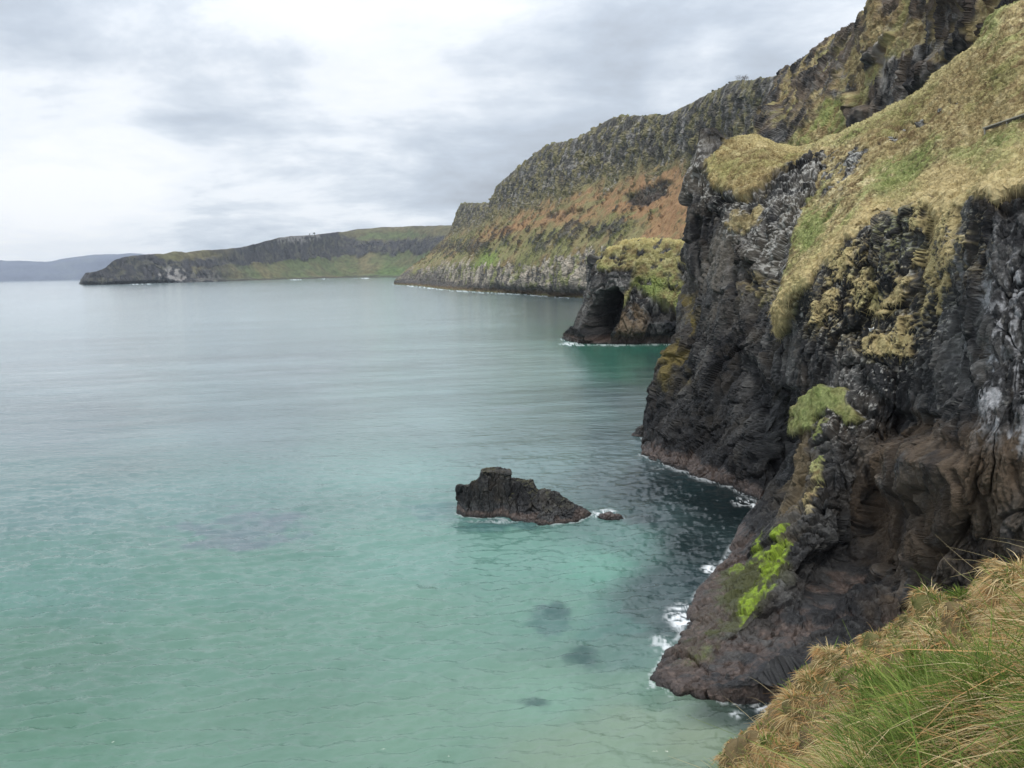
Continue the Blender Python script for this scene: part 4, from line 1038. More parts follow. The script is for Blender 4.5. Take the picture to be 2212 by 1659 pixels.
# swell and chop as real relief near the cliffs
near = 1 - sstep(250, 900, rng_)
swell = 0.22 * np.sin(wy / 2.4 + 1.6 * perlin(np.stack([wx / 18, wy / 10, wx * 0], 1), 907)) * (0.5 + fbm(np.stack([wx / 22, wy / 12, wx * 0], 1), 2, 908))
chop = 0.34 * fbm(np.stack([wx / 3.0 + 0.3 * wy, wy / 1.25, wx * 0], 1), 3, 909) + 0.10 * ridged(np.stack([wx / 1.6, wy / 0.55, wx * 0 + 3], 1), 2, 910)
sp[:, 2] += swell * 0.5 * (1 - sstep(220, 450, rng_)) + chop * 1.05 * (1 - sstep(85, 190, rng_))
na_, nd_ = AZ.shape
ii = np.arange(na_ - 1)[:, None] * nd_ + np.arange(nd_ - 1)[None]
sfaces = np.stack([ii, ii + 1, ii + nd_ + 1, ii + nd_], -1).reshape(-1, 4)
mt, t, b, out = mat_new('sea_water')
tcw = t.node('ShaderNodeTexCoord').outputs['Object']
att = t.node('ShaderNodeAttribute', attribute_name='tint'); atf = t.node('ShaderNodeAttribute', attribute_name='foam')
mp = t.node('ShaderNodeMapping'); t.set(mp.inputs['Vector'], tcw)
mp.inputs['Rotation'].default_value = (0, 0, math.radians(-14)); mp.inputs['Scale'].default_value = (0.42, 1.15, 1.0)
w1 = t.noise(mp.outputs[0], 0.9, 5.0, 0.55, 0.4)
w2 = t.noise(mp.outputs[0], 0.16, 4.0, 0.5, 0.3)
hgt = t.math('ADD', t.math('MULTIPLY', w1, 0.6), t.math('MULTIPLY', w2, 1.0))
bp = t.node('ShaderNodeBump', i_Height=hgt, i_Strength=1.0, i_Distance=0.25)
fcol = t.mix(atf.outputs['Fac'], att.outputs['Color'], (0.80, 0.83, 0.84, 1))
t.set(b.inputs['Base Color'], fcol)
t.set(b.inputs['Roughness'], t.math('ADD', 0.10, t.math('MULTIPLY', atf.outputs['Fac'], 0.7)))
b.inputs['IOR'].default_value = 1.333
t.l.new(bp.outputs[0], b.inputs['Normal'])
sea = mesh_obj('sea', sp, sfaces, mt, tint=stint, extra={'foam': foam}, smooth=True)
tag(sea, 'calm turquoise and grey sea with small ripples', 'sea', 'structure')

# ------------------------------------------------------------------ sea rocks
MAT_ROCK = terrain_mat('wet_black_rock', 3.0, 0.10)


def offs(rows):
    res = []
    for r in rows:
        (u, v), rest = r[0], r[1:]
        d = Wd(u, v)
        lst = [(u, v, d)] + [(a, b_, d + dd) for a, b_, dd in rest]
        res.append(lst)
    return res


def sea_rock(name, rows, step, s, seed, amp, label, wet=0.9, back=((1.2, 1.0), (1.5, 9.0))):
    S = Sheet(offs(rows), step=step, under=2.5, back=list(back), maxn=90)
    rel = rock_relief(S.p, s, seed)
    S.push(rel[0] * amp * (0.3 + 0.7 * sstep(-0.5, 1.5, S.p[:, 2])))
    S.refresh()
    c = rock_color(S.p, s, seed + 5, rel)
    n = fbm(S.p / 1.5, 3, seed + 7)
    c = mixc(c, (0.11, 0.085, 0.06), sstep(0.1, 0.4, n) * sstep(0.5, 0.9, S.nrm[:, 2]) * 0.5)
    c = mixc(c, (0.14, 0.15, 0.05), sstep(0.55, 0.9, S.nrm[:, 2]) * sstep(-0.1, 0.3, n) * sstep(1.0, 2.0, S.p[:, 2]) * 0.35)
    S.gl = np.full(len(S.p), 0.25, f32)
    S.tint = tide_marks(S, c * 0.62, seed + 9, 0.8, 1.6, wet)
    o = S.build(name, MAT_ROCK)
    return tag(o, label, 'rock')


sea_rock('sea_rock', [
    [(994, 1098), (994, 1090, 1.2), (995, 1080, 1.9), (996, 1070, 2.6), (998, 1064, 3.4)],
    [(984, 1108), (983, 1085, .2), (984, 1062, .4), (986, 1050, .7), (990, 1047, 1.8)],
    [(1004, 1116), (1004, 1086, .3), (1004, 1060, .5), (1005, 1046, .8), (1008, 1043, 2.4)],
    [(1018, 1118), (1018, 1085, .3), (1018, 1056, .5), (1019, 1040, .8), (1022, 1036, 2.6)],
    [(1034, 1119), (1034, 1085, .3), (1035, 1052, .5), (1036, 1035, .8), (1037, 1031, 2.8)],
    [(1040, 1120), (1040, 1083, .3), (1040, 1045, .6), (1041, 1020, .9), (1043, 1015, 3.0)],
    [(1062, 1119), (1062, 1083, .3), (1062, 1043, .7), (1062, 1018, 1.0), (1063, 1011, 3.2)],
    [(1080, 1119), (1080, 1083, .4), (1080, 1043, .8), (1080, 1020, 1.1), (1081, 1013, 3.2)],
    [(1098, 1121), (1098, 1085, .5), (1098, 1047, .9), (1098, 1023, 1.2), (1099, 1017, 3.0)],
    [(1103, 1123), (1103, 1090, .8), (1102, 1062, 1.5), (1102, 1042, 2.3), (1102, 1036, 3.4)],
    [(1122, 1128), (1122, 1105, .7), (1124, 1078, 1.9), (1124, 1046, 2.8), (1124, 1033, 4.0)],
    [(1150, 1132), (1150, 1113, .6), (1151, 1092, 2.0), (1151, 1052, 3.2), (1151, 1036, 4.2)],
    [(1162, 1133), (1162, 1114, .5), (1162, 1094, 2.0), (1161, 1062, 3.2), (1161, 1051, 4.2)],
    [(1190, 1135), (1190, 1112, .5), (1191, 1092, 1.8), (1190, 1068, 3.0), (1190, 1056, 4.0)],
    [(1213, 1133), (1214, 1112, .5), (1214, 1094, 1.6), (1213, 1077, 2.8), (1213, 1069, 3.6)],
    [(1238, 1129), (1239, 1113, .5), (1239, 1100, 1.3), (1238, 1089, 2.3), (1238, 1083, 3.0)],
    [(1262, 1122), (1264, 1113, .4), (1266, 1106, .8), (1266, 1101, 1.4), (1266, 1098, 2.0)],
    [(1284, 1111), (1284, 1110.4, .2), (1284, 1109.7, .3), (1284, 1109, .5), (1284, 1108.6, .7)],
], 1.2, 0.5, 950, 0.5, 'large jagged black rock standing alone in the turquoise water')
sea_rock('sea_rock', [
    [(1284, 1118), (1284, 1117.5, .1), (1284, 1117, .2), (1285, 1116.5, .4)],
    [(1297, 1121), (1297, 1117, .15), (1298, 1113, .4), (1299, 1111, .8)],
    [(1318, 1124), (1318, 1117, .2), (1318, 1112, .5), (1318, 1109.5, .9)],
    [(1336, 1124), (1336, 1118, .2), (1336, 1114, .5), (1335, 1112, .9)],
    [(1347, 1121), (1347, 1120.5, .1), (1347, 1120, .2), (1347, 1119.6, .4)],
], 1.2, 0.35, 960, 0.8, 'low brown rock awash at the right tip of the big black sea rock', 1.0, ((0.5, 0.4), (0.5, 3.0)))
sea_rock('sea_rock', [
    [(1364, 942), (1364, 941, .3), (1365, 940, .6), (1366, 939, 1.0)],
    [(1374, 944), (1374, 935, .3), (1375, 929, .7), (1378, 926, 1.4)],
    [(1388, 945), (1388, 932, .3), (1389, 920, .8), (1393, 916, 1.7)],
    [(1402, 948), (1402, 932, .3), (1403, 916, .8), (1406, 911, 1.7)],
    [(1425, 954), (1425, 938, .4), (1425, 922, .9), (1427, 914, 1.8)],
], 1.2, 0.5, 970, 0.7, 'small dark rock at the seaward foot of the tall rock tower', 0.8, ((0.8, 0.6), (0.8, 4.0)))

# ------------------------------------------------------------------ the grassy hillside under the camera
H = Sheet([
    [(1380, 2300, 3.6), (1450, 2080, 6), (1490, 1900, 9), (1500, 1790, 12), (1522, 1705, 14.5)],
    [(1560, 2250, 3.4), (1580, 2040, 5.6), (1580, 1880, 8.5), (1575, 1760, 11.5), (1560, 1650, 14.5)],
    [(1700, 2150, 3.2), (1700, 1960, 5), (1685, 1800, 8), (1655, 1680, 11.5), (1618, 1568, 15)],
    [(1800, 2080, 3.0), (1800, 1900, 4.7), (1790, 1760, 7), (1755, 1640, 10), (1712, 1492, 15)],
    [(1900, 2000, 2.9), (1900, 1830, 4.4), (1890, 1700, 6.5), (1850, 1560, 10), (1768, 1437, 15.5)],
    [(2000, 1930, 2.8), (2000, 1780, 4.2), (1990, 1640, 6.3), (1960, 1500, 9.5), (1880, 1384, 16)],
    [(2120, 1860, 2.8), (2120, 1700, 4), (2110, 1560, 6), (2080, 1430, 9.5), (2005, 1320, 16.5)],
    [(2260, 1780, 2.7), (2260, 1620, 3.8), (2260, 1480, 6), (2240, 1350, 9.5), (2180, 1224, 17.5)],
    [(2500, 1650, 2.6), (2500, 1500, 3.6), (2500, 1340, 6), (2480, 1210, 10), (2420, 1100, 18.5)],
    [(2900, 1500, 2.6), (2900, 1340, 3.6), (2900, 1190, 6), (2900, 1060, 10), (2850, 960, 19)],
], step=3.0, back=[(0.5, 0.9), (0.6, 5.0), (0.5, 10.0), (0.5, 12.0)], maxn=110)
hr = np.linalg.norm(H.p[:, :2], axis=1)
nT = fbm(H.p / 1.6, 3, 1001); nS = ridged(H.p / 0.8, 2, 1002)
crown_ = H.rowparam <= 4.35
H.push(-0.30 * sstep(8, 15, hr) + 0.28 * nT + 0.62 * fbm(H.p / 0.75, 2, 1008) * sstep(5, 11, hr) + 0.16 * (nS - 0.2) * sstep(5, 10, hr) + 0.05 * perlin(H.p / 0.25, 1003) - 0.55 * H.poly([(1690, 1560), (1760, 1530), (1850, 1545), (1840, 1600), (1740, 1640), (1690, 1620)], 25, 18 * nT)
       - 0.3 * linemask(H.uv, [(1640, 1640), (1750, 1590)], 30))
H.refresh()
hsoil = np.clip(H.poly([(1690, 1575), (1770, 1545), (1840, 1565), (1810, 1600), (1740, 1640), (1690, 1630)], 18, 20 * nT), 0, 1)
c = np.tile(np.array((0.16, 0.12, 0.06), f32), (len(H.p), 1))
c = mixc(c, (0.10, 0.13, 0.035), sstep(0.0, 0.4, nT) * 0.6)
c = mixc(c, (0.05, 0.038, 0.028), hsoil * 0.9)
c = mixc(c, (0.06, 0.05, 0.04), sstep(4.3, 4.8, H.rowparam) * 0.9)
H.tint = c
tag(H.build('grassy_hillside', MAT_TURF, smooth=True), 'steep grassy hillside at the lower right, dropping away to the sea', 'hillside', 'structure')


# ------------------------------------------------------------------ grass blades
def scatter(S, weight, n, rng):
    g = np.arange(len(S.p)).reshape(S.n, S.m)
    a, b_, c_, d_ = g[:-1, :-1].ravel(), g[1:, :-1].ravel(), g[1:, 1:].ravel(), g[:-1, 1:].ravel()
    ar = np.linalg.norm(np.cross(S.p[c_] - S.p[a], S.p[d_] - S.p[b_]), axis=1) * 0.5
    wgt = np.clip(weight, 0, None); wq = (wgt[a] + wgt[b_] + wgt[c_] + wgt[d_]) / 4
    wq = np.where(np.minimum.reduce([wgt[a], wgt[b_], wgt[c_], wgt[d_]]) < 1e-6, 0, wq)
    pr = ar * wq
    cs = np.cumsum(pr)
    k = np.searchsorted(cs, rng.random(n) * cs[-1])
    k = np.minimum(k, len(a) - 1)
    x, y = rng.random((2, n))
    W4 = np.stack([(1 - x) * (1 - y), x * (1 - y), x * y, (1 - x) * y], 1)
    I4 = np.stack([a[k], b_[k], c_[k], d_[k]], 1)
    f = lambda arr: (arr[I4] * (W4[..., None] if arr.ndim == 2 else W4)).sum(1)
    nn = f(S.nrm)
    return f(S.p), nn / np.linalg.norm(nn, axis=1, keepdims=True), f(S.tint), I4[:, 0], f


def blades(name, base, dirv, bend, L, wdt, tint, mat, rng, seg=3):
    n = len(base)
    dirv = dirv / np.linalg.norm(dirv, axis=1, keepdims=True)
    toc = CPOS - base; toc /= np.linalg.norm(toc, axis=1, keepdims=True)
    side = np.cross(dirv, toc + 0.7 * rng.normal(size=(n, 3)))
    side /= np.maximum(np.linalg.norm(side, axis=1, keepdims=True), 1e-6)
    V = np.zeros((n, (seg + 1) * 2, 3), f32)
    for k in range(seg + 1):
        t_ = k / seg
        p = base + dirv * (L * t_)[:, None] + bend * (L * t_ * t_)[:, None]
        wk = (wdt * (1.0 - 0.85 * t_ ** 1.3) * 0.5)[:, None]
        V[:, 2 * k] = p - side * wk; V[:, 2 * k + 1] = p + side * wk
    base_i = (np.arange(n) * (seg + 1) * 2)[:, None]
    Fq = np.concatenate([base_i + np.array([[2 * k, 2 * k + 1, 2 * k + 3, 2 * k + 2]]) for k in range(seg)], 0)
    tn = np.repeat(tint, (seg + 1) * 2, axis=0)
    return mesh_obj(name, V.reshape(-1, 3), Fq, mat, tint=tn, smooth=True)


def downhill(nrm):
    g = np.array([0, 0, -1.0])
    d = g - (nrm @ g)[:, None] * nrm
    return d / np.maximum(np.linalg.norm(d, axis=1, keepdims=True), 1e-6)


rg = np.random.default_rng(11)
vis_h = ((H.uv[:, 0] > 1480) & (H.uv[:, 0] < 2500) & (H.uv[:, 1] > 1100) & (H.uv[:, 1] < 1900)) * (H.rowparam < 4.55)
ntuft = 11000
tb_, tn_, tt, idx, fi = scatter(H, vis_h * (1 - 0.8 * hsoil) / np.maximum(hr, 3) ** 1.25 * (0.08 + 0.92 * sstep(-0.25, 0.3, nT + 0.7 * fbm(H.p / 0.45, 2, 1011) + 0.1)), ntuft, rg)
per = 24
lean_t = 0.55 * np.stack([fbm(tb_ / 1.3, 2, 1104), fbm(tb_ / 1.3, 2, 1105), 0 * tb_[:, 0]], 1) + 0.22 * rg.normal(size=(ntuft, 3))
size_t = np.exp(0.28 * rg.normal(size=ntuft)) * (0.8 + 0.7 * sstep(-0.3, 0.4, fbm(tb_ / 0.9, 2, 1106)))
tp_ = project(tb_)
cl1 = fbm(tb_ / 1.1, 3, 1101) + 0.5 * fbm(tb_ / 0.4, 2, 1109)
rt_ = np.linalg.norm(tb_[:, :2], axis=1)
lush = sstep(-0.02, 0.42, cl1 + 0.22 * sstep(1700, 2000, tp_[:, 0]) * sstep(1330, 1470, tp_[:, 1]) - 0.30 * sstep(7, 13, rt_))
gprob = np.clip(lush * 0.72 + 0.08, 0, 0.8)
hue_t = rg.random(ntuft)
T_ = np.repeat(np.arange(ntuft), per)
nB_ = len(T_)
ang = rg.random(nB_) * 2 * np.pi
rad = np.stack([np.cos(ang), np.sin(ang), 0 * ang], 1) * (rg.random(nB_) ** 0.6)[:, None]
nn = tn_[T_]
rad = rad - (rad * nn).sum(1, keepdims=True) * nn
base = tb_[T_] + rad * (0.05 * size_t[T_])[:, None] - 0.02 * nn
r = rt_[T_]
isg = rg.random(nB_) < gprob[T_]
dh = downhill(nn)
rnd = rg.normal(size=(nB_, 3))
up = np.array([0, 0, 1.0])
dirv = np.where(isg[:, None], 0.85 * up + 0.25 * nn + 0.45 * rad + 0.14 * rnd + lean_t[T_] * 0.7, 0.50 * up + 0.35 * nn + 0.75 * rad + 0.20 * dh + 0.22 * rnd + lean_t[T_])
bend = np.where(isg[:, None], 0.30 * rad + 0.20 * dh + 0.15 * rnd - 0.22 * up + 0.3 * lean_t[T_], 0.45 * rad + 0.40 * dh + 0.2 * rnd - 0.75 * up + 0.4 * lean_t[T_]) * rg.uniform(0.4, 1.35, (nB_, 1))
L = np.where(isg, rg.uniform(0.13, 0.29, nB_), rg.uniform(0.13, 0.29, nB_)) * size_t[T_] * (1 - 0.56 * sstep(5, 11, r))
wd_ = np.where(isg, 0.0056, 0.0048) * rg.uniform(0.6, 1.5, nB_) * np.where(rg.random(nB_) < 0.12, 1.6, 1.0) * (1 + r / 9.0)
pal_s = np.array([(0.52, 0.40, 0.19), (0.62, 0.50, 0.28), (0.40, 0.27, 0.12), (0.50, 0.29, 0.12)], f32)
pal_g = np.array([(0.125, 0.195, 0.035), (0.080, 0.130, 0.024), (0.24, 0.30, 0.075), (0.17, 0.23, 0.045)], f32)
pick = np.where(rg.random(nB_) < 0.65, (hue_t[T_] * 4).astype(int), rg.integers(0, 4, nB_))
tn = np.where(isg[:, None], pal_g[pick], pal_s[pick]) * rg.uniform(0.7, 1.3, (nB_, 1))
o = blades('hillside_grass', base, dirv, bend, L, wd_, tn, MAT_BLADE, rg)
tag(o, 'long green and straw coloured grass on the near hillside', 'grass', 'stuff')

# tall dry stalks standing out of the near grass
k = 26
base, nn, tt, idx, fi = scatter(H, vis_h * (hr > 7.0) * (H.uv[:, 0] > 1600), k, rg)
o = blades('dry_grass_stalks', base, np.array([-0.55, 0.25, 0.75]) + 0.25 * rg.normal(size=(k, 3)), 0.25 * rg.normal(size=(k, 3)) - np.array([0, 0, 0.15]), rg.uniform(0.55, 1.0, k),
           np.full(k, 0.008), np.tile(np.array((0.50, 0.42, 0.25), f32), (k, 1)), MAT_BLADE, rg, seg=5)
tag(o, 'few tall thin dry grass stalks leaning out from the near hillside', 'grass', 'stuff')


def cliff_grass(S, gm, n, name, label, lens, seed, power=0.9, rmax=190, short=None):
    rg = np.random.default_rng(seed)
    rr = np.linalg.norm(S.p[:, :2], axis=1)
    vis = ((S.uv[:, 0] > 1380) & (S.uv[:, 0] < 2300) & (S.uv[:, 1] > -60) & (S.uv[:, 1] < 1400)) * (rr < rmax)
    base, nn, tt, idx, fi = scatter(S, vis * np.where(gm > 0.35, gm, 0) / np.maximum(rr, 40) ** power, n, rg)
    r = np.linalg.norm(base[:, :2], axis=1)
    dh = downhill(nn)
    rnd = rg.normal(size=(n, 3))
    steep = 1 - np.clip(nn[:, 2:3], 0, 1)
    tuft = fbm(base / 1.2, 2, seed + 3)[:, None]
    dirv = 0.35 * nn + (0.55 - 0.4 * steep) * np.array([0, 0, 1.0]) + (0.3 + 0.8 * steep) * dh + 0.55 * rnd
    bend = (0.35 + 0.3 * steep) * dh - np.array([0, 0, 0.45]) + 0.2 * rnd
    L = rg.uniform(lens[0], lens[1], n) * (1 + 0.7 * np.clip(tuft[:, 0], -0.8, 1.0)) * (0.75 + 0.45 * steep[:, 0])
    if short is not None:
        L = L * (1 - 0.25 * fi(short))
    tn = tt * rg.uniform(0.62, 1.38, (n, 1)) * (1 + 0.5 * np.clip(fbm(base / 0.7, 2, seed + 5), -0.8, 0.8))[:, None]
    o = blades(name, base, dirv, bend, L, rg.uniform(0.035, 0.075, n) * r / 105, tn, MAT_BLADE, rg, seg=2)
    return tag(o, label, 'grass', 'stuff')


cliff_grass(N, grass, 150000, 'clifftop_grass', 'straw coloured tussock grass over the slope and hanging down the near sea cliff', (0.15, 0.38), 21, short=np.maximum(ledge1, ledge2))
cliff_grass(T, grass_t, 45000, 'headland_grass', 'short dry grass on the shoulders of the rock tower', (0.14, 0.34), 22)
# ------------------------------------------------------------------ small things
def simple_mat(name, colr, rough=0.8, noise=0.0, scale=8.0):
    mt, t, b, out = mat_new(name)
    tcx = t.node('ShaderNodeTexCoord').outputs['Object']
    n = t.noise(tcx, scale, 4.0, 0.6)
    f = t.math('ADD', t.math('MULTIPLY', n, 2 * noise), 1 - noise)
    rgb = t.node('ShaderNodeRGB'); rgb.outputs[0].default_value = (*colr, 1)
    t.set(b.inputs['Base Color'], t.vmath('SCALE', rgb.outputs[0], scale=f))
    b.inputs['Roughness'].default_value = rough
    return mt


def box_between(p0, p1, wside, h, drop=0.0):
    """a squared timber from p0 to p1: wside across, h deep"""
    p0, p1 = np.array(p0, float), np.array(p1, float)
    ax = p1 - p0; ax /= np.linalg.norm(ax)
    sd = np.cross(ax, [0, 0, 1.0]); sd /= np.linalg.norm(sd)
    upv = np.cross(sd, ax)
    V = []
    bev = min(wside, h) * 0.12
    prof = [(-wside / 2 + bev, -h / 2), (wside / 2 - bev, -h / 2), (wside / 2, -h / 2 + bev), (wside / 2, h / 2 - bev), (wside / 2 - bev, h / 2), (-wside / 2 + bev, h / 2), (-wside / 2, h / 2 - bev), (-wside / 2, -h / 2 + bev)]
    ks = 12
    rr = np.random.default_rng(int(abs(p0[0]) * 10))
    for k in range(ks + 1):
        cpt = p0 + (p1 - p0) * k / ks + rr.normal(size=3) * 0.012
        V += [cpt + sd * a + upv * (b_ - drop) for a, b_ in prof]
    Fs = []
    for k in range(ks):
        for j in range(8):
            a, b_ = k * 8 + j, k * 8 + (j + 1) % 8
            Fs.append((a, b_, b_ + 8, a + 8))
    for o_ in (0, ks * 8):
        for q in ((0, 1, 2, 3), (0, 3, 4, 7), (4, 5, 6, 7)):
            Fs.append(tuple(o_ + x for x in (q if o_ else q[::-1])))
    return np.array(V), np.array(Fs)


def ground_at(S, u, v):
    """point of a sheet seen nearest to a picture position"""
    facing = ((CPOS - S.p) * S.nrm).sum(1) > 0
    d = ((S.uv - np.array([u, v])) ** 2).sum(1) + np.where(facing, 0, 1e6)
    return S.p[np.argmin(d)]


MAT_WOOD = simple_mat('weathered_grey_wood', (0.36, 0.33, 0.27), 0.85, 0.35, 6.0)
MAT_WOOD_D = simple_mat('dark_wood', (0.06, 0.055, 0.045), 0.85, 0.3, 6.0)  # darker tone for the side board
g0 = ground_at(N, 2134, 302); g1 = ground_at(N, 2212, 276)
p0 = g0 + np.array([0, 0, 0.75]); p1 = p0 + (g1 + np.array([0, 0, 0.85]) - p0) * 2.4
rail = empty('wooden_handrail', tuple(p0 - np.array([0, 0, 1.0])))


def child(name, VF, mat, parent):
    V, Fs = VF
    o = mesh_obj(name, V - np.array(parent.location), Fs, mat, smooth=False, parent=parent)
    return o


child('top_board', box_between(p0, p1, 0.34, 0.12), MAT_WOOD, rail)
child('side_board', box_between(p0 + np.array([0.02, 0.02, -0.17]), p1 + np.array([0.02, 0.02, -0.17]), 0.12, 0.18), MAT_WOOD_D, rail)
for k in range(5):
    q = p0 + (p1 - p0) * (0.012 + k * 0.24)
    child('post', box_between(q + np.array([0, 0, -0.09]), q + np.array([0.015, 0.01, -1.25]), 0.17, 0.17), MAT_WOOD, rail)
tag(rail, 'weathered wooden handrail on short posts crossing the grassy slope at the right edge', 'handrail')

# two gulls resting on a ledge of the near cliff
MAT_GULL = simple_mat('white_feathers', (0.78, 0.78, 0.76), 0.6, 0.05)
MAT_GULLG = simple_mat('grey_feathers', (0.36, 0.38, 0.41), 0.6, 0.1)
MAT_BILL = simple_mat('yellow_bill', (0.5, 0.33, 0.05), 0.5, 0.0)


def lathe_along(pts, radii, n=14, squash=1.0):
    pts = np.array(pts, float); V = []; Fs = []
    tg = np.gradient(pts, axis=0); tg /= np.linalg.norm(tg, axis=1, keepdims=True)
    for p, t_, r_ in zip(pts, tg, radii):
        s_ = np.cross(t_, [0, 1.0, 0.02]); s_ /= np.linalg.norm(s_); u_ = np.cross(s_, t_)
        for k in range(n):
            a = 2 * math.pi * k / n
            V.append(p + r_ * (math.cos(a) * s_ + squash * math.sin(a) * u_))
    for i in range(len(pts) - 1):
        for k in range(n):
            a, b_ = i * n + k, i * n + (k + 1) % n
            Fs.append((a, b_, b_ + n, a + n))
    return np.array(V), np.array(Fs)


def gull(loc, rz, label, s=1.0):
    g = empty('gull', loc)
    # body, neck and head as one surface, bird looks along +x
    body = lathe_along([(-0.24, 0, 0.15), (-0.20, 0, 0.15), (-0.12, 0, 0.14), (0.0, 0, 0.135), (0.10, 0, 0.16), (0.15, 0, 0.22), (0.165, 0, 0.27), (0.19, 0, 0.31), (0.225, 0, 0.315), (0.25, 0, 0.31), (0.262, 0, 0.307)],
                       [0.01, 0.035, 0.075, 0.095, 0.085, 0.055, 0.042, 0.046, 0.042, 0.022, 0.004], squash=0.95)
    a = mesh_obj('body', body[0], body[1], MAT_GULL, smooth=True, parent=g)
    bl = lathe_along([(0.255, 0, 0.306), (0.285, 0, 0.302), (0.31, 0, 0.292)], [0.012, 0.010, 0.002], 8)
    mesh_obj('bill', bl[0], bl[1], MAT_BILL, smooth=True, parent=g)
    for sy in (-1, 1):
        wv = lathe_along([(0.10, sy * 0.085, 0.18), (0.03, sy * 0.10, 0.19), (-0.10, sy * 0.095, 0.18), (-0.22, sy * 0.06, 0.17), (-0.34, sy * 0.02, 0.165)], [0.01, 0.055, 0.06, 0.035, 0.004], 10, 0.35)
        mesh_obj('wing', wv[0], wv[1], MAT_GULLG, smooth=True, parent=g)
        lg = lathe_along([(0.02, sy * 0.035, 0.08), (0.025, sy * 0.035, 0.02), (0.05, sy * 0.035, 0.0)], [0.012, 0.009, 0.006], 6)
        mesh_obj('leg', lg[0], lg[1], MAT_BILL, smooth=True, parent=g)
    g.rotation_euler = (0, 0, rz); g.scale = (s, s, s)
    return tag(g, label, 'gull', group='gulls on the cliff ledge')


for (u, v, rz, lb) in [(1880.5, 718, 2.4, 'left one of the two white gulls on the grassy ledge of the near cliff'), (1888, 716, 0.5, 'right one of the two white gulls on the grassy ledge of the near cliff')]:
    q = ground_at(N, u, v)
    q = q + (CPOS - q) / np.linalg.norm(CPOS - q) * 0.45
    gull(tuple(q - np.array([0, 0, 0.03])), rz, lb, 1.15)


# pale lichened stones in the turf
def boulder(name, loc, r_, seed, label, group):
    nu, nv = 26, 16
    th = np.linspace(0, 2 * np.pi, nu, endpoint=False); ph = np.linspace(-np.pi / 2, np.pi / 2, nv)
    TH, PH = np.meshgrid(th, ph, indexing='ij')
    d = np.stack([np.cos(TH) * np.cos(PH), np.sin(TH) * np.cos(PH), np.sin(PH)], -1).reshape(-1, 3)
    _, e, rr, oo = voro(d * 1.7 + seed * 3.1, seed)
    rad = 1 + 0.45 * (rr - 0.5) + 0.25 * fbm(d * 1.6 + seed, 3, seed)
    V = d * rad[:, None] * np.array([1.25, 0.9, 0.75]) * r_
    V = np.sign(V) * np.abs(V) ** 0.9 * r_ ** 0.1
    Fs = []
    for i in range(nu):
        for j in range(nv - 1):
            a = i * nv + j; b_ = ((i + 1) % nu) * nv + j
            Fs.append((a, b_, b_ + 1, a + 1))
    wpos = V + np.array(loc)
    c = np.tile(np.array((0.09, 0.088, 0.085), f32), (len(V), 1))
    c = mixc(c, LICHEN, sstep(-0.12, 0.25, fbm(wpos / (0.5 * r_), 3, seed + 2) + 0.25 * d[:, 2]) * 0.8)
    o = mesh_obj(name, V, np.array(Fs), MAT_NEAR, tint=c, extra={'gloss': np.zeros(len(V))})
    o.location = loc
    return tag(o, label, 'rock', group=group)


lab = 'small pale lichened stone poking out of the straw coloured slope'
for i, (u, v, r_) in enumerate([(2162, 180, 0.42), (2175, 176, 0.5), (1985, 272, 0.55), (1995, 268, 0.45), (1958, 285, 0.45), (1968, 288, 0.35), (1930, 305, 0.6), (1922, 300, 0.45), (2072, 228, 0.4), (2040, 245, 0.35), (1905, 318, 0.5)]):
    q = ground_at(N, u, v)
    boulder('lichened_stone', tuple(q), r_, 30 + i, lab, 'lichened stones on the slope')


# lone bare tree on the skyline of the long cliff, low shrubs beside it, two trees on the far headland
def tube(pts, radii, n=5):
    return lathe_along(pts, radii, n)


def join(parts):
    V, Fs, k = [], [], 0
    for v_, f_ in parts:
        V.append(v_); Fs.append(np.array(f_) + k); k += len(v_)
    return np.concatenate(V), np.concatenate(Fs)


MAT_BARK = simple_mat('grey_bark', (0.13, 0.12, 0.11), 0.9, 0.3, 2.0)
MAT_TWIG = simple_mat('bare_twigs', (0.15, 0.135, 0.125), 0.9, 0.2, 2.0)
MAT_SHRUB = simple_mat('dark_shrub_leaves', (0.055, 0.062, 0.030), 0.9, 0.4, 1.0)
rt = np.random.default_rng(5)
iE = np.argmin((E.uv[:, 0] - 1606) ** 2 + (E.uv[:, 1] - 181) ** 2 + np.where(np.abs(E.rowparam - 8) < 0.3, 0, 1e5))
tb = E.p[iE]
tree = empty('bare_tree', tuple(tb - np.array([0, 0, 0.6])))
trunks, twigs = [], []


def grow(p, d, L, r_, lev):
    pts = [p]; q = p.copy(); dd = d.copy()
    for s_ in range(4):
        dd = dd + 0.16 * rt.normal(size=3) + np.array([0, 0, 0.03]); dd /= np.linalg.norm(dd)
        q = q + dd * L / 4; pts.append(q.copy())
    (trunks if lev < 2 else twigs).append(tube(pts, np.linspace(r_ * 1.25, r_ * 0.75, 5), 5 if lev < 2 else 3))
    if lev < 5:
        for k in range(3 if lev else 4):
            nd = dd + (0.62 if lev else 0.75) * rt.normal(size=3) * np.array([1.25, 1.25, 0.55]); nd[2] = abs(nd[2]) * 0.6 + 0.12; nd /= np.linalg.norm(nd)
            grow(pts[-1] if k else pts[3], nd, L * rt.uniform(0.58, 0.8), r_ * 0.58, lev + 1)


grow(np.zeros(3), np.array([-0.12, 0, 1.0]), 2.6, 0.24, 0)
grow(np.array([1.3, 0.3, 0]), np.array([0.35, 0, 1.0]), 2.4, 0.20, 0)
v_, f_ = join(trunks); mesh_obj('trunk', v_, f_, MAT_BARK, smooth=True, parent=tree)
v_, f_ = join(twigs); mesh_obj('crown', v_, f_, MAT_TWIG, smooth=True, parent=tree)
tag(tree, 'lone bare tree with a wide leafless crown on the skyline of the long cliff', 'tree')


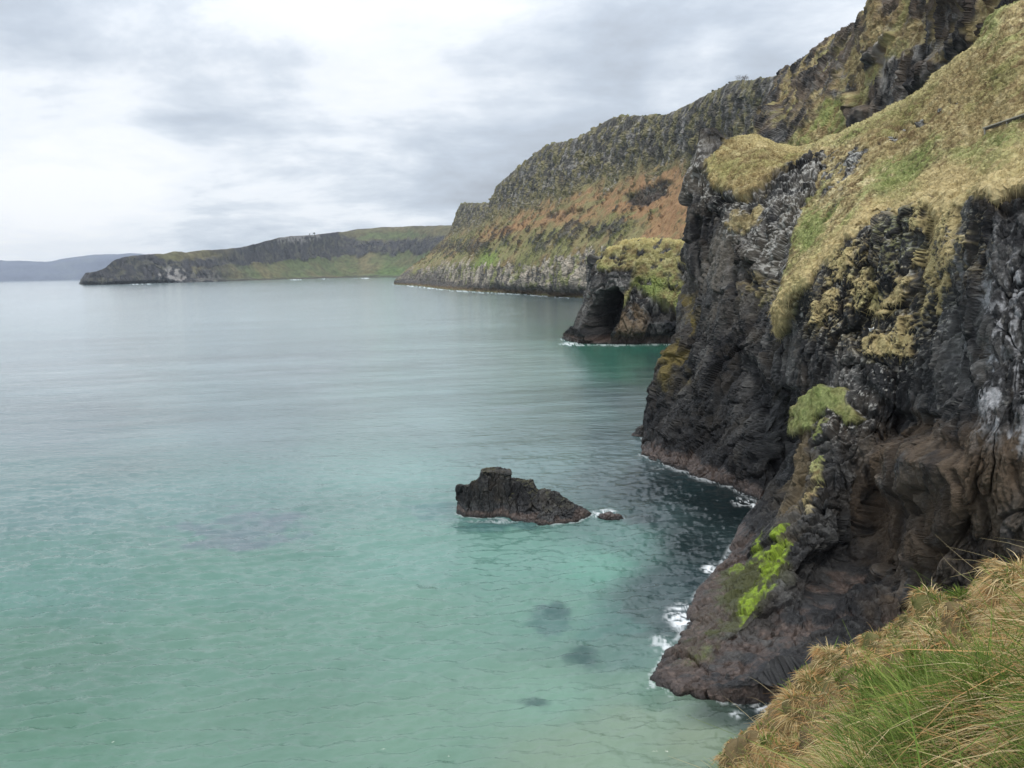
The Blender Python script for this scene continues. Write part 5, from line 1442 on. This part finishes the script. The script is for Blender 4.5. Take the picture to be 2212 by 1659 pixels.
def leaf_clump(name, loc, rx, rz, n, leaf, seed, trunk=0.0):
    r2 = np.random.default_rng(seed)
    root = empty(name, loc)
    d = r2.normal(size=(n, 3)); d /= np.linalg.norm(d, axis=1, keepdims=True)
    rad = r2.random(n) ** 0.45 * (0.75 + 0.5 * fbm(d * 1.5 + seed, 2, seed))
    cpt = d * rad[:, None] * np.array([rx, rx, rz]) + np.array([0, 0, trunk + rz * 0.8])
    a = r2.normal(size=(n, 3)); a /= np.linalg.norm(a, axis=1, keepdims=True)
    b_ = np.cross(a, r2.normal(size=(n, 3))); b_ /= np.linalg.norm(b_, axis=1, keepdims=True)
    V = np.stack([cpt - a * leaf - b_ * leaf * 0.6, cpt + a * leaf - b_ * leaf * 0.5, cpt + a * leaf + b_ * leaf * 0.6, cpt - a * leaf + b_ * leaf * 0.5], 1).reshape(-1, 3)
    Fs = np.arange(n * 4).reshape(-1, 4)
    mesh_obj('crown', V, Fs, MAT_SHRUB, parent=root)
    tr = tube([(0, 0, -0.5), (0.03 * rx, 0, trunk + 0.3 * rz), (0, 0.03 * rx, trunk + rz)], [0.10 * rx, 0.08 * rx, 0.03 * rx], 6)
    mesh_obj('trunk', tr[0], tr[1], MAT_BARK, smooth=True, parent=root)
    return root


def skyline_pt(S, row, u):
    i = np.argmin(np.abs(S.uv[:, 0] - u) + np.where(np.abs(S.rowparam - row) < 0.06, 0, 1e5))
    return S.p[i]


for i, u in enumerate([1394, 1408, 1424, 1531, 1541, 1553, 1571, 1578, 1622, 1641, 1668, 1104]):
    q = skyline_pt(E, 8, u)
    sc_ = np.linalg.norm(q[:2]) / 700
    rr = random.uniform(0.6, 1.7) * min(sc_, 1.4)
    o = leaf_clump('shrub', tuple(q - np.array([0, 0, 0.4])), rr * 1.2, rr * 0.8, 260, 0.22 * sc_, 60 + i)
    tag(o, 'low dark shrub on the skyline of the long high sea cliff', 'shrub', group='shrubs along the clifftop skyline')
for i, (u, hh, lb) in enumerate([(669, 6.5, 'small narrow tree on the far headland, left of the two on its skyline'), (679, 9.5, 'small round tree on the far headland, right of the two on its skyline')]):
    q = skyline_pt(F, 6, u)
    o = leaf_clump('skyline_tree', tuple(q - np.array([0, 0, 1.5])), hh * (0.55 if i == 0 else 0.9), hh * 0.6, 500, 0.9, 90 + i, trunk=hh * 0.6)
    tag(o, lb, 'tree', group='trees on the far headland')

# ------------------------------------------------------------------ air
HAZE = 0.000032
hz = np.array([[x, y, z] for x in (-16400, 16400) for y in (-500, 16800) for z in (-40, 500)], float)
hf = np.array([(0, 1, 3, 2), (4, 6, 7, 5), (0, 4, 5, 1), (2, 3, 7, 6), (0, 2, 6, 4), (1, 5, 7, 3)])
mt = bpy.data.materials.new('sea_air'); mt.use_nodes = True
t = NT(mt.node_tree); t.n.clear()
out = t.node('ShaderNodeOutputMaterial')
pv = t.node('ShaderNodeVolumePrincipled')
pv.inputs['Color'].default_value = (0.80, 0.90, 1.0, 1)
pv.inputs['Density'].default_value = HAZE
pv.inputs['Anisotropy'].default_value = 0.2
t.l.new(pv.outputs[0], out.inputs['Volume'])
mt.cycles.homogeneous_volume = True
haze = mesh_obj('haze', hz, hf, mt)
tag(haze, 'thin pale sea haze that fades the far hills', 'haze', 'stuff')
